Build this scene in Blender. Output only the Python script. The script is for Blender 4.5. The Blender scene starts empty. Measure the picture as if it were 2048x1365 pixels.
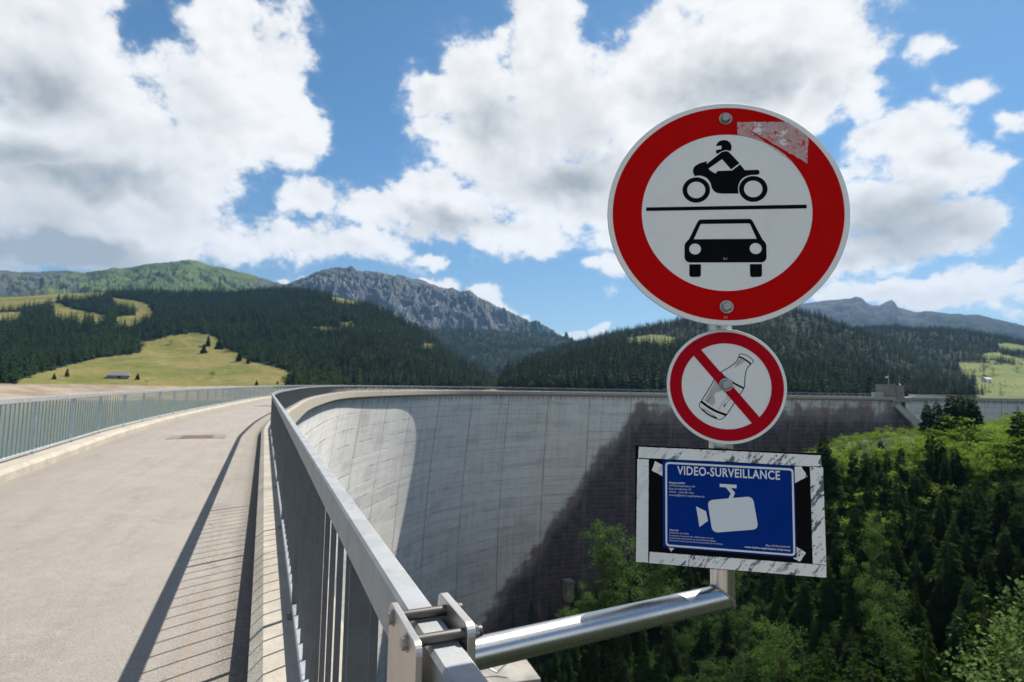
import bpy, bmesh, math, random
import numpy as np
from mathutils import Vector, Matrix
C = bpy.context.scene.collection
R = math.radians

# ------------------------------------------------------------------ camera, sky, sun, exposure
EYE = 1.70
FPX, CX, CY = 1137.8, 1024.0, 682.5            # focal length and centre of the 2048-wide photograph
PITCH, ROLL = R(4.56), R(1.014)
fw = np.array([0, math.cos(PITCH), math.sin(PITCH)])
_u = np.array([0, -math.sin(PITCH), math.cos(PITCH)]); _r = np.array([1., 0, 0])
rt = _r*math.cos(ROLL)+_u*math.sin(ROLL); up = -_r*math.sin(ROLL)+_u*math.cos(ROLL)
EYEV = np.array([0, 0, EYE])
def ray(x, y): return fw+rt*(x-CX)/FPX-up*(y-CY)/FPX
def azel(x, y):
    d = ray(x, y); return math.atan2(d[0], d[1]), math.atan2(d[2], math.hypot(d[0], d[1]))
def on_z(x, y, z):
    d = ray(x, y); return EYEV+d*((z-EYE)/d[2])
def on_plane(x, y, P0, n):
    d = ray(x, y); return EYEV+d*(np.dot(P0-EYEV, n)/np.dot(d, n))
def proj_np(P):
    V = P-EYEV; w = V@fw; w = np.where(np.abs(w) < 1e-3, 1e-3, w)
    return CX+FPX*(V@rt)/w, CY-FPX*(V@up)/w

cam = bpy.data.cameras.new('camera'); camo = bpy.data.objects.new('camera', cam); C.objects.link(camo)
cam.sensor_width = 36; cam.lens = FPX/2048*36; cam.clip_start = 0.05; cam.clip_end = 60000
camo.matrix_world = Matrix(((rt[0], up[0], -fw[0], 0), (rt[1], up[1], -fw[1], 0), (rt[2], up[2], -fw[2], EYE), (0, 0, 0, 1)))
cam.dof.use_dof = True; cam.dof.focus_distance = 1.17; cam.dof.aperture_fstop = 7.0
bpy.context.scene.camera = camo
vs = bpy.context.scene.view_settings
vs.view_transform = 'Standard'; vs.look = 'None'; vs.exposure = 0.8; vs.gamma = 1

SUN_AZ, SUN_EL = R(37.5), R(51.7)
sl = bpy.data.lights.new('sun', 'SUN'); so = bpy.data.objects.new('sun', sl); C.objects.link(so)
sl.energy = 5.0; sl.angle = R(0.5); sl.color = (1.0, .95, .87)
sd = Vector((math.sin(SUN_AZ)*math.cos(SUN_EL), math.cos(SUN_AZ)*math.cos(SUN_EL), math.sin(SUN_EL)))
so.rotation_euler = sd.to_track_quat('Z', 'Y').to_euler()

# ------------------------------------------------------------------ node helper
class G:
    def __init__(s, tree): s.t = tree; s.L = tree.links
    def n(s, typ, ins=None, **props):
        o = s.t.nodes.new(typ)
        for k, v in props.items(): setattr(o, k, v)
        for k, v in (ins or {}).items():
            if isinstance(v, bpy.types.NodeSocket): s.L.new(v, o.inputs[k])
            elif v is not None: o.inputs[k].default_value = v
        return o
    def m(s, op, a, b=None, c=None, clamp=False):
        return s.n('ShaderNodeMath', {0: a, 1: b, 2: c}, operation=op, use_clamp=clamp).outputs[0]
    def vm(s, op, a, b=None, scale=None):
        o = s.n('ShaderNodeVectorMath', {0: a}, operation=op)
        if b is not None:
            if isinstance(b, bpy.types.NodeSocket): s.L.new(b, o.inputs[1])
            else: o.inputs[1].default_value = b
        if scale is not None: o.inputs['Scale'].default_value = scale
        return o.outputs[1] if op in ('LENGTH', 'DISTANCE', 'DOT_PRODUCT') else o.outputs[0]
    def ss(s, v, a, b, lo=0., hi=1.):
        return s.n('ShaderNodeMapRange', {'Value': v, 'From Min': a, 'From Max': b, 'To Min': lo, 'To Max': hi}, interpolation_type='SMOOTHSTEP').outputs[0]
    def noise(s, vec, scale, detail=4., rough=.5, dist=0., out=0):
        return s.n('ShaderNodeTexNoise', {'Vector': vec, 'Scale': scale, 'Detail': detail, 'Roughness': rough, 'Distortion': dist}).outputs[out]
    def mix(s, f, a, b, blend='MIX'):
        o = s.n('ShaderNodeMix', None, data_type='RGBA', blend_type=blend)
        for k, v in ((0, f), (6, a), (7, b)):
            if isinstance(v, bpy.types.NodeSocket): s.L.new(v, o.inputs[k])
            else: o.inputs[k].default_value = (tuple(v)+(1,))[:4] if k else v
        return o.outputs[2]
    def sep(s, v): return s.n('ShaderNodeSeparateXYZ', {0: v}).outputs
    def comb(s, x, y, z): return s.n('ShaderNodeCombineXYZ', {0: x, 1: y, 2: z}).outputs[0]

# ---- sky: Nishita with cumulus clouds, all by view direction
world = bpy.data.worlds.new('World'); bpy.context.scene.world = world; world.use_nodes = True
world.node_tree.nodes.clear(); g = G(world.node_tree)
sky = g.n('ShaderNodeTexSky', None, sky_type='NISHITA'); sky.sun_disc = False
sky.sun_elevation = SUN_EL; sky.sun_rotation = SUN_AZ; sky.altitude = 1250; sky.air_density = 1.0; sky.dust_density = .6; sky.ozone_density = 1.6
SKY_STR = .064
dirv = g.vm('NORMALIZE', g.n('ShaderNodeTexCoord').outputs['Generated'])
dx, dy, dz = g.sep(dirv)
az = g.m('ARCTAN2', dx, dy); el = g.m('ARCSINE', dz)
AE = g.comb(az, el, 0.)
# (x, y, rx, ry, weight) of each cloud body, given at the photograph's directions
CL = [(30,120,330,230,1),(125,60,150,190,1),(10,380,420,170,1),(300,330,260,140,.9),(465,60,85,120,1),(545,170,110,140,1),(600,250,70,85,.9),
 (420,210,190,140,1),(640,400,80,50,.85),(300,430,260,110,.95),(620,480,220,60,.7),(130,500,330,60,1),(760,420,150,55,.9),(900,420,180,70,1),
 (1060,90,90,130,1),(960,170,110,90,.95),(840,190,60,55,.75),(1000,270,170,100,1),(860,265,60,50,.6),(1130,230,190,130,1),(1080,370,220,100,1),(1000,470,150,60,.95),(1200,420,120,90,1),
 (1350,150,180,120,1),(1500,90,190,140,1),(1680,110,140,120,1),(1740,170,80,80,.9),(1560,230,200,80,.9),(1330,330,190,170,1),
 (1860,80,60,22,.5),(1935,165,80,28,.45),(1800,270,150,60,.8),(1860,330,160,75,.9),(1780,430,150,100,1),(1940,450,120,75,.95),(1720,520,110,60,.8),(2030,210,70,30,.6),(1985,290,70,35,.6),
 (1840,598,300,34,.85),(1700,470,70,120,.7),(2000,560,160,38,.6),(1780,500,140,50,.7),
 (876,521,38,13,.75),(850,568,48,16,.95),(968,598,50,28,.95),(1010,622,34,18,.8),(1046,634,26,17,.9),(1144,668,24,12,.85),(1195,658,20,8,.5),(1190,545,28,16,.4),(1240,540,40,60,.5),
 (600,560,60,12,.7),(-300,250,260,300,1),(-600,380,300,240,1),(2350,450,260,120,.9),(2500,200,240,160,.8),(600,-300,260,140,.9),(1500,-260,300,140,.9),(0,-200,260,160,1),(2100,-380,260,140,.7),(900,-640,320,160,.8)]
warp = g.vm('SCALE', g.vm('SUBTRACT', g.noise(dirv, 7., 4, .6, out=1), (.5, .5, .5)), scale=.12)
AW = g.vm('ADD', AE, warp)
field = None
for (px, py, rx, ry, w) in CL:
    a0, e0 = azel(px, py)
    c2 = math.cos(a0)**2; sa = rx/FPX*max(c2, .35); se = ry/FPX*math.cos(a0)*.98
    o = g.n('ShaderNodeVectorMath', {0: AW, 1: (1/sa, 1/se, 0), 2: (-a0/sa, -e0/se, 0)}, operation='MULTIPLY_ADD')
    b = g.m('MULTIPLY_ADD', g.vm('LENGTH', o.outputs[0]), -w, 1.25*w)
    field = b if field is None else g.m('MAXIMUM', field, b)
# other clouds behind and around the viewer
back = g.m('MULTIPLY', g.m('SUBTRACT', g.noise(g.vm('MULTIPLY', dirv, (1, 1, 1.6)), 1.7, 3, .5), .47), 5.)
back = g.m('ADD', back, g.ss(dy, -.1, .35, 0., -3.))
field = g.m('MAXIMUM', field, back)
field = g.m('MINIMUM', field, .9)
P3 = g.vm('MULTIPLY', dirv, (1, 1, 1.35))
vo = g.n('ShaderNodeTexVoronoi', {'Vector': g.vm('ADD', P3, g.vm('SCALE', g.vm('SUBTRACT', warp, (0, 0, 0)), scale=.35)), 'Scale': 17.}, feature='F1').outputs[0]
n1 = g.noise(P3, 8.5, 8, .64); n2 = g.noise(g.vm('ADD', P3, (.010, .0, .020)), 8.5, 4, .55); n1s = g.noise(P3, 8.5, 4, .55)
p1 = g.m('ADD', g.m('MULTIPLY', g.m('SUBTRACT', n1, .5), 2.9), g.m('MULTIPLY', g.m('SUBTRACT', .40, vo), .45))
dens = g.m('ADD', g.m('MULTIPLY', field, 1.15), p1)
low = g.noise(dirv, 3.2, 3, .5)
cmask = g.m('ADD', g.m('MULTIPLY', g.ss(dens, .12, .52), .72), g.ss(dens, -.10, .80, 0., .28))
thick = g.ss(g.m('ADD', g.m('MULTIPLY', field, 1.15), g.m('MULTIPLY', g.m('SUBTRACT', n1s, .5), 1.3)), .35, 1.35)
relief = g.m('MULTIPLY', g.m('SUBTRACT', n1s, n2), 1.15)
under = g.m('MULTIPLY', g.ss(low, .38, .68), thick)
shade = g.m('ADD', g.m('SUBTRACT', 1.0, g.m('MULTIPLY', under, .45)), relief, clamp=False)
shade = g.m('SUBTRACT', shade, g.m('MULTIPLY', g.m('MULTIPLY', g.ss(az, -.35, -.75), g.ss(el, .34, .10)), .42))
low2 = g.noise(P3, 5.5, 5, .5)
GB = [(70,165,190,60,.7),(20,290,260,45,.9),(220,365,220,45,1.),(60,500,230,45,1.),(1150,365,150,60,.9),(900,455,130,34,.8),(1470,165,210,75,1.),(1800,450,190,95,1.1),(1900,300,90,40,.5),(980,260,70,60,.6),(1390,200,90,60,.5),(520,150,60,60,.35),(1650,180,90,50,.6)]
gsh = None
for (px, py, rx, ry, w) in GB:
    a0, e0 = azel(px, py); sa = rx/FPX*max(math.cos(a0)**2, .35); se = ry/FPX*math.cos(a0)
    o = g.n('ShaderNodeVectorMath', {0: AW, 1: (1/sa, 1/se, 0), 2: (-a0/sa, -e0/se, 0)}, operation='MULTIPLY_ADD'); b = g.m('MULTIPLY_ADD', g.vm('LENGTH', o.outputs[0]), -w, 1.3*w)
    gsh = b if gsh is None else g.m('MAXIMUM', gsh, b)
gsh = g.ss(g.m('ADD', gsh, g.m('MULTIPLY', g.m('SUBTRACT', low2, .5), 1.5)), -.05, 1.25)
shade = g.m('SUBTRACT', shade, g.m('MULTIPLY', gsh, .70))
shade = g.m('MAXIMUM', g.m('MINIMUM', shade, 1.05), .10)
ccol = g.mix(shade, (.20, .225, .245), (.575, .575, .575))
ccol = g.vm('MULTIPLY', ccol, (1., 1., 1.))
skyc = g.vm('MULTIPLY', sky.outputs[0], g.vm('SCALE', g.mix(g.ss(el, .02, .42), (.80, .86, .84), (.68, 1.0, 1.10)), scale=SKY_STR))
tot = g.mix(g.m('MULTIPLY', cmask, g.ss(el, -.02, .03)), skyc, ccol)
bg = g.n('ShaderNodeBackground', {'Color': tot, 'Strength': 1.0})
g.L.new(bg.outputs[0], g.n('ShaderNodeOutputWorld').inputs[0])
world.cycles.sampling_method = 'NONE'
cy = bpy.context.scene.cycles; cy.max_bounces = 6; cy.diffuse_bounces = 3; cy.glossy_bounces = 3; cy.transparent_max_bounces = 6; cy.caustics_reflective = False; cy.caustics_refractive = False

# ------------------------------------------------------------------ mesh helpers
def mesh(name, verts, faces, mats=None, mi=None, smooth=False, uv=None, attrs=None):
    me = bpy.data.meshes.new(name)
    V = np.asarray(verts, dtype=np.float32).reshape(-1, 3)
    if isinstance(faces, np.ndarray):
        n, k = faces.shape
        me.vertices.add(len(V)); me.vertices.foreach_set('co', V.ravel())
        me.loops.add(n*k); me.loops.foreach_set('vertex_index', faces.astype(np.int32).ravel())
        me.polygons.add(n); me.polygons.foreach_set('loop_start', np.arange(0, n*k, k, dtype=np.int32))
        me.update(calc_edges=True)
    else:
        me.from_pydata([tuple(v) for v in V.tolist()], [], faces)
    for m in (mats or []): me.materials.append(m)
    if mi is not None: me.polygons.foreach_set('material_index', np.asarray(mi, dtype=np.int32))
    if smooth: me.polygons.foreach_set('use_smooth', np.ones(len(me.polygons), dtype=bool))
    if uv is not None:
        l = me.uv_layers.new(name='UVMap'); idx = np.zeros(len(me.loops), dtype=np.int32); me.loops.foreach_get('vertex_index', idx)
        l.data.foreach_set('uv', np.asarray(uv, dtype=np.float32)[idx].ravel())
    for k, a in (attrs or {}).items():
        at = me.attributes.new(k, 'FLOAT', 'POINT'); at.data.foreach_set('value', np.asarray(a, dtype=np.float32).ravel())
    me.update(); return me
def obj(name, me, parent=None, label=None, cat=None, group=None, kind=None, mw=None):
    o = bpy.data.objects.new(name, me); C.objects.link(o)
    if mw is not None: o.matrix_world = mw
    if parent is not None: o.parent = parent
    if label: o['label'] = label
    if cat: o['category'] = cat
    if group: o['group'] = group
    if kind: o['kind'] = kind
    return o
class MB:
    def __init__(s): s.v = []; s.f = []; s.m = []
    def add(s, v, f, m=0):
        b = len(s.v); s.v += [tuple(map(float, p)) for p in v]; s.f += [[b+i for i in q] for q in f]; s.m += [m]*len(f)
    def box(s, c, ax, m=0):        # centre, three half axes
        c = np.array(c, float); ax = [np.array(a, float) for a in ax]
        P = [c+a*ax[0]+b*ax[1]+d*ax[2] for a in (-1, 1) for b in (-1, 1) for d in (-1, 1)]
        s.add(P, [(0, 1, 3, 2), (4, 6, 7, 5), (0, 4, 5, 1), (2, 3, 7, 6), (0, 2, 6, 4), (1, 5, 7, 3)], m)
    def tube(s, a, b, r0, r1=None, n=16, caps=True, m=0):
        a = np.array(a, float); b = np.array(b, float); r1 = r0 if r1 is None else r1
        d = (b-a)/np.linalg.norm(b-a); x = np.cross(d, (0, 0, 1) if abs(d[2]) < .9 else (1, 0, 0)); x /= np.linalg.norm(x); y = np.cross(d, x)
        t = np.arange(n)*2*math.pi/n; ring = np.outer(np.cos(t), x)+np.outer(np.sin(t), y)
        v = list(a+ring*r0)+list(b+ring*r1); f = [(i, (i+1) % n, n+(i+1) % n, n+i) for i in range(n)]
        if caps: f += [tuple(range(n))[::-1], tuple(range(n, 2*n))]
        s.add(v, f, m)
    def prism(s, pts2, org, ex, ey, ez, t, m=0):      # polygon in (ex,ey) extruded by t along ez
        org = np.array(org, float); n = len(pts2)
        a = [org+p[0]*ex+p[1]*ey for p in pts2]; b = [q+ez*t for q in a]
        s.add(a+b, [tuple(range(n))[::-1], tuple(range(n, 2*n))]+[(i, (i+1) % n, n+(i+1) % n, n+i) for i in range(n)], m)
    def mesh(s, name, mats, smooth=False, bevel=0):
        me = mesh(name, s.v, s.f, mats, s.m, smooth)
        bm = bmesh.new(); bm.from_mesh(me)
        if bevel: bmesh.ops.bevel(bm, geom=[e for e in bm.edges if e.is_manifold and e.calc_face_angle(0) > .6], offset=bevel, segments=2, affect='EDGES', profile=.6)
        bmesh.ops.recalc_face_normals(bm, faces=bm.faces); bm.to_mesh(me); bm.free()
        if smooth: 
            for p in me.polygons: p.use_smooth = True
            try: me.set_sharp_from_angle(angle=R(35))
            except Exception: pass
        return me

# numpy value noise
def vnoise(x, y, seed=0):
    xi = np.floor(x).astype(np.int64); yi = np.floor(y).astype(np.int64); xf = x-xi; yf = y-yi
    xf = xf*xf*xf*(xf*(xf*6-15)+10); yf = yf*yf*yf*(yf*(yf*6-15)+10)
    def h(a, b):
        n = (a*374761393+b*668265263+seed*974634777) & 0xffffffff
        n = ((n ^ (n >> 13))*1274126177) & 0xffffffff; n = n ^ (n >> 16)
        return (n & 0xffff)/65535.
    return (h(xi, yi)*(1-xf)+h(xi+1, yi)*xf)*(1-yf)+(h(xi, yi+1)*(1-xf)+h(xi+1, yi+1)*xf)*yf
def fbm(x, y, oct=5, seed=0, rough=.5, ridge=False):
    x = np.asarray(x, float); y = np.asarray(y, float)
    s = 0; a = 1; t = 0
    for i in range(oct):
        n = vnoise(x*2**i+17.3*i, y*2**i+9.1*i, seed+i)*2-1
        if ridge: n = 1-2*np.abs(n)
        s = s+n*a; t += a; a *= rough
    return s/t

# ------------------------------------------------------------------ materials
def mat(name, base=(.5, .5, .5), rough=.6, metal=0., spec=.5):
    m = bpy.data.materials.new(name); m.use_nodes = True; b = m.node_tree.nodes['Principled BSDF']
    b.inputs['Base Color'].default_value = (*base, 1); b.inputs['Roughness'].default_value = rough; b.inputs['Metallic'].default_value = metal
    b.inputs['Specular IOR Level'].default_value = spec
    return m, G(m.node_tree), b
def bump(g, b, h, dist=.01, st=.5):
    n = g.n('ShaderNodeBump', {'Height': h, 'Distance': dist, 'Strength': st}); g.L.new(n.outputs[0], b.inputs['Normal'])
def noisy(name, c1, c2, scale, rough=.8, metal=0., bd=0., bs=None, detail=6, rough2=None, spec=.5):
    m, g, b = mat(name, c1, rough, metal, spec); tc = g.n('ShaderNodeTexCoord').outputs['Object']
    n = g.noise(tc, scale, detail, .6); f = g.ss(n, .3, .7); g.L.new(g.mix(f, c1, c2), b.inputs['Base Color'])
    if rough2 is not None: g.L.new(g.ss(g.noise(tc, scale*1.7, 4, .5), .3, .7, rough, rough2), b.inputs['Roughness'])
    if bd: bump(g, b, g.noise(tc, bs or scale*6, 5, .6), bd, .6)
    return m

def m_road():
    m, g, b = mat('asphalt_road', rough=.9, spec=.25); tc = g.n('ShaderNodeTexCoord').outputs['Object']
    uv = g.n('ShaderNodeUVMap').outputs[0]; u, v, _ = g.sep(uv)
    big = g.noise(tc, .5, 5, .6); fine = g.noise(tc, 110, 5, .85); mid = g.noise(tc, 9, 5, .7)
    track = g.noise(g.comb(g.m('MULTIPLY', u, .25), g.m('MULTIPLY', v, 2.2), 0.), 1.6, 4, .6)
    c = g.mix(g.ss(big, .3, .7), (.215, .193, .168), (.262, .236, .206))
    c = g.mix(g.ss(track, .42, .68, 0., .75), c, (.175, .155, .135))
    c = g.mix(g.ss(mid, .45, .7, 0., .6), c, (.31, .272, .24))
    pt = g.noise(tc, 1.1, 6, .7); c = g.mix(g.ss(pt, .52, .66, 0., .45), c, (.155, .138, .12)); c = g.mix(g.ss(pt, .44, .34, 0., .4), c, (.33, .30, .265))
    ck = g.n('ShaderNodeTexVoronoi', {'Vector': g.vm('ADD', tc, g.vm('SCALE', g.noise(tc, 2.2, 5, .7, out=1), scale=.9)), 'Scale': .33}, feature='DISTANCE_TO_EDGE').outputs[0]
    c = g.mix(g.m('MULTIPLY', g.ss(ck, .010, .002), g.ss(g.noise(tc, .4, 3, .5), .50, .58, 0., .6)), c, (.06, .05, .045))
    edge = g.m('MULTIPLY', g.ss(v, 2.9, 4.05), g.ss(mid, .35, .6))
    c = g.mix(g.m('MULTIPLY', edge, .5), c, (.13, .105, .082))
    seam = g.m('SUBTRACT', 1., g.ss(g.m('ABSOLUTE', g.m('SUBTRACT', g.m('ADD', v, g.m('MULTIPLY', g.noise(tc, 3, 3, .5), .05)), .64)), .004, .03))
    c = g.mix(g.m('MULTIPLY', seam, .55), c, (.24, .165, .105))
    c = g.mix(g.m('MULTIPLY', g.ss(v, .50, .36), g.ss(mid, .2, .5, .6, 1.)), c, (.035, .03, .028))  # kerb's cast shadow deepened by a dark strip painted along the road edge
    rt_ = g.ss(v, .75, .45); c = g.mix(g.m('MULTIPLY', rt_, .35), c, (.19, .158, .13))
    c = g.mix(g.ss(fine, .40, .62, 0., .75), c, (.35, .32, .28)); c = g.mix(g.ss(g.noise(tc, 95, 3, .7), .54, .66, 0., .55), c, (.10, .088, .078))
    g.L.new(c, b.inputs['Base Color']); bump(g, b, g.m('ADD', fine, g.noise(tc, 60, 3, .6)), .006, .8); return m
def m_kerb():
    m, g, b = mat('kerb_concrete', rough=.9, spec=.25); tc = g.n('ShaderNodeTexCoord').outputs['Object']
    n = g.noise(tc, 2.2, 6, .65); f = g.noise(tc, 45, 4, .7); uv = g.n('ShaderNodeUVMap').outputs[0]; u, v, _ = g.sep(uv)
    c = g.mix(g.ss(n, .3, .7), (.31, .275, .225), (.40, .365, .305)); c = g.mix(g.ss(f, .5, .75, 0., .5), c, (.22, .18, .14))
    c = g.mix(g.ss(g.noise(tc, 7, 5, .7), .6, .72, 0., .5), c, (.32, .21, .09))
    st = g.noise(g.comb(g.m('MULTIPLY', u, 3.), g.m('MULTIPLY', v, .25), 3.), 2., 5, .65)
    c = g.mix(g.m('MULTIPLY', g.ss(st, .5, .66), g.ss(v, 1.2, 2.0, 0., .55)), c, (.11, .095, .07))
    j = g.m('ABSOLUTE', g.m('SUBTRACT', g.m('FRACT', g.m('DIVIDE', u, 7.5)), .5)); c = g.mix(g.ss(j, .4985, .4999), c, (.06, .05, .04))
    g.L.new(c, b.inputs['Base Color']); bump(g, b, g.m('ADD', f, g.noise(tc, 14, 4, .6)), .008, .7); return m
STAIN = [(150, 110), (170, 100), (198, 70), (203, 62.5), (212, 53), (219, 45.5), (224, 38), (231, 28), (235, 20.5), (240, 16), (244, 11), (247, 5), (252, 3.2), (300, 2.6), (325, 2.0), (332, 1.6), (349, 1.9)]
def m_wall(name='dam_concrete', stain=True):
    m, g, b = mat(name, rough=.92, spec=.2); uv = g.n('ShaderNodeUVMap').outputs[0]; u, v, _ = g.sep(uv)   # metres along, metres down
    P = g.comb(u, v, 0.)
    big = g.noise(P, .05, 6, .6); med = g.noise(P, .35, 6, .65); fine = g.noise(P, 3., 4, .7)
    blk = g.n('ShaderNodeTexWhiteNoise', {'Vector': g.comb(g.m('FLOOR', g.m('DIVIDE', g.m('SUBTRACT', u, 7.), 15.)), g.m('FLOOR', g.m('DIVIDE', v, 3.)), 0.)}, noise_dimensions='3D').outputs[0]
    strk = g.noise(g.comb(g.m('MULTIPLY', u, 1.1), g.m('MULTIPLY', v, .035), 0.), 1., 6, .7)
    strf = g.noise(g.comb(g.m('MULTIPLY', u, 4.), g.m('MULTIPLY', v, .12), 4.), 1., 4, .7)
    c = g.mix(g.ss(big, .3, .7), (.68, .655, .61), (.78, .755, .715))
    c = g.mix(g.m('MULTIPLY', g.m('SUBTRACT', blk, .5), .35, clamp=True), c, (.40, .385, .365)); c = g.mix(g.m('MULTIPLY', g.m('SUBTRACT', .5, blk), .3, clamp=True), c, (.70, .68, .65))
    c = g.mix(g.ss(strk, .48, .72, 0., .42), c, (.34, .33, .315)); c = g.mix(g.ss(strk, .48, .30, 0., .45), c, (.80, .77, .73))
    c = g.mix(g.ss(strf, .52, .72, 0., .22), c, (.30, .29, .28)); c = g.mix(g.ss(med, .5, .75, 0., .35), c, (.33, .32, .31))
    rp = g.n('ShaderNodeTexWhiteNoise', {'Vector': g.comb(g.m('FLOOR', g.m('DIVIDE', g.m('ADD', u, g.m('MULTIPLY', g.m('FLOOR', g.m('DIVIDE', v, 3.)), 2.1)), 5.)), g.m('FLOOR', g.m('DIVIDE', v, 3.)), 7.)}, noise_dimensions='3D').outputs[0]
    c = g.mix(g.ss(rp, .93, .95, 0., .26), c, (.36, .355, .345)); c = g.mix(g.ss(rp, .05, .03, 0., .22), c, (.86, .83, .79))
    rs = g.noise(g.comb(g.m('MULTIPLY', u, .55), g.m('MULTIPLY', v, .06), 11.), 1., 6, .7); c = g.mix(g.ss(rs, .60, .72, 0., .5), c, (.40, .33, .26))
    # lift lines and contraction joints
    wob = g.m('MULTIPLY', g.m('SUBTRACT', med, .5), .5)
    lv = g.m('ABSOLUTE', g.m('SUBTRACT', g.m('FRACT', g.m('DIVIDE', g.m('ADD', v, wob), 3.)), .5))
    lift = g.m('MULTIPLY', g.ss(lv, .455, .492), g.ss(g.noise(g.comb(g.m('MULTIPLY', u, .11), g.m('FLOOR', g.m('DIVIDE', v, 3.)), 0.), 1.3, 4, .7), .42, .62))
    c = g.mix(g.m('MULTIPLY', lift, .85), c, (.13, .125, .12)); hb = g.noise(g.comb(g.m('MULTIPLY', u, .03), g.m('MULTIPLY', v, .55), 2.), 1., 5, .65); c = g.mix(g.ss(hb, .5, .68, 0., .4), c, (.36, .35, .34)); c = g.mix(g.ss(hb, .48, .34, 0., .35), c, (.82, .79, .75))
    ju = g.m('ABSOLUTE', g.m('SUBTRACT', g.m('FRACT', g.m('DIVIDE', g.m('ADD', g.m('SUBTRACT', u, 202.-7.5), g.m('MULTIPLY', wob, .35)), 15.)), .5))
    joint = g.m('MULTIPLY', g.m('SUBTRACT', 1., g.ss(ju, .004, .018)), g.ss(g.noise(P, .13, 4, .6), .33, .55, .35, 1.))
    c = g.mix(g.m('MULTIPLY', joint, .7), c, (.15, .14, .125))
    jw = g.m('MULTIPLY', g.m('SUBTRACT', 1., g.ss(g.m('ABSOLUTE', g.m('SUBTRACT', ju, .028)), .0, .03)), g.ss(strf, .42, .6)); c = g.mix(g.m('MULTIPLY', jw, .4), c, (.72, .68, .60))
    # white lime marks under some lifts
    ef = g.m('MULTIPLY', g.m('MULTIPLY', g.ss(lv, .41, .46), g.ss(lv, .5, .47)), g.ss(g.noise(g.comb(g.m('MULTIPLY', u, .35), g.m('FLOOR', g.m('DIVIDE', v, 3.)), 9.), 1., 5, .75), .62, .70)); c = g.mix(g.m('MULTIPLY', ef, .8), c, (.82, .80, .77))
    # dark streaky band right under the crest
    top = g.m('MULTIPLY', g.ss(v, 2.2, .3), g.ss(strk, .38, .62)); c = g.mix(g.m('MULTIPLY', top, .75), c, (.10, .095, .075))
    if stain:
        cr = g.n('ShaderNodeValToRGB', {0: g.m('DIVIDE', u, 350.)}); e = cr.color_ramp.elements; cr.color_ramp.interpolation = 'LINEAR'
        for k, (s_, d_) in enumerate(STAIN):
            el_ = e[k] if k < 2 else e.new(s_/350.); el_.position = s_/350.; el_.color = (d_/110.,)*3+(1,)
        Db = g.m('MULTIPLY', cr.outputs[0], 110.)
        edge = g.m('SUBTRACT', v, Db); edge = g.m('ADD', edge, g.m('MULTIPLY', g.m('SUBTRACT', g.noise(g.comb(g.m('MULTIPLY', u, .16), g.m('MULTIPLY', v, .07), 0.), 1., 7, .66), .5), 17.))
        edge = g.m('ADD', edge, g.m('MULTIPLY', g.m('SUBTRACT', g.noise(g.comb(g.m('MULTIPLY', u, .05), g.m('MULTIPLY', v, .5), 0.), 1., 4, .6), .5), 7.))
        dark = g.m('ADD', g.ss(edge, -2., 2.5, 0., .72), g.ss(edge, 0., 9., 0., .28))
        st2 = g.m('MULTIPLY', g.m('SUBTRACT', 1., g.ss(ju, .012, .05)), g.ss(strf, .45, .62)); st3 = g.m('MULTIPLY', g.ss(strk, .585, .66), g.ss(g.noise(P, .08, 3, .5), .52, .66))
        lime = g.m('MAXIMUM', g.m('MULTIPLY', st2, .35), g.m('MULTIPLY', st3, .3)); lime = g.m('MAXIMUM', lime, g.m('MULTIPLY', ef, .45))
        dc = g.mix(g.ss(med, .3, .7), (.075, .063, .066), (.155, .130, .128)); dc = g.mix(g.ss(strk, .35, .6, 0., .5), dc, (.06, .052, .056))
        dc = g.mix(g.ss(g.m('ABSOLUTE', g.m('SUBTRACT', g.m('FRACT', g.m('DIVIDE', v, 1.5)), .5)), .42, .5, 0., .5), dc, (.24, .205, .20))
        dc = g.mix(lime, dc, (.42, .39, .36))
        red = g.m('MULTIPLY', g.m('MULTIPLY', g.ss(edge, -2., .5), g.ss(edge, 5., .5)), g.ss(g.noise(P, .09, 4, .6), .42, .6))
        c = g.mix(dark, c, dc); c = g.mix(g.m('MULTIPLY', red, .65), c, (.23, .10, .085))
    g.L.new(c, b.inputs['Base Color']); bump(g, b, g.m('ADD', g.m('MULTIPLY', fine, .25), g.m('SUBTRACT', 0., g.m('ADD', lift, joint))), .12, .5)
    return m
def m_galv(name='galvanised_steel', base=(.55, .58, .61), rough=.42, metal=.75):
    m, g, b = mat(name, base, rough, metal); tc = g.n('ShaderNodeTexCoord').outputs['Object']
    sp = g.n('ShaderNodeTexVoronoi', {'Vector': tc, 'Scale': 55.}, feature='F1').outputs[1]
    n = g.noise(tc, 6, 5, .65); n2 = g.noise(tc, 400, 3, .7)
    c = g.mix(g.ss(n, .3, .7), tuple(x*.86 for x in base), tuple(min(1, x*1.1) for x in base)); c = g.mix(.20, c, g.mix(.75, sp, (.5, .5, .5)), 'SOFT_LIGHT')
    c = g.mix(g.ss(g.noise(g.vm('MULTIPLY', tc, (1, 1, .25)), 14, 5, .7), .52, .72, 0., .5), c, (.17, .165, .155))
    g.L.new(c, b.inputs['Base Color']); g.L.new(g.ss(n2, .3, .7, rough-.07, rough+.14), b.inputs['Roughness']); bump(g, b, g.m('ADD', n2, g.noise(tc, 60, 3, .5)), .0008, .5); return m
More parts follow.
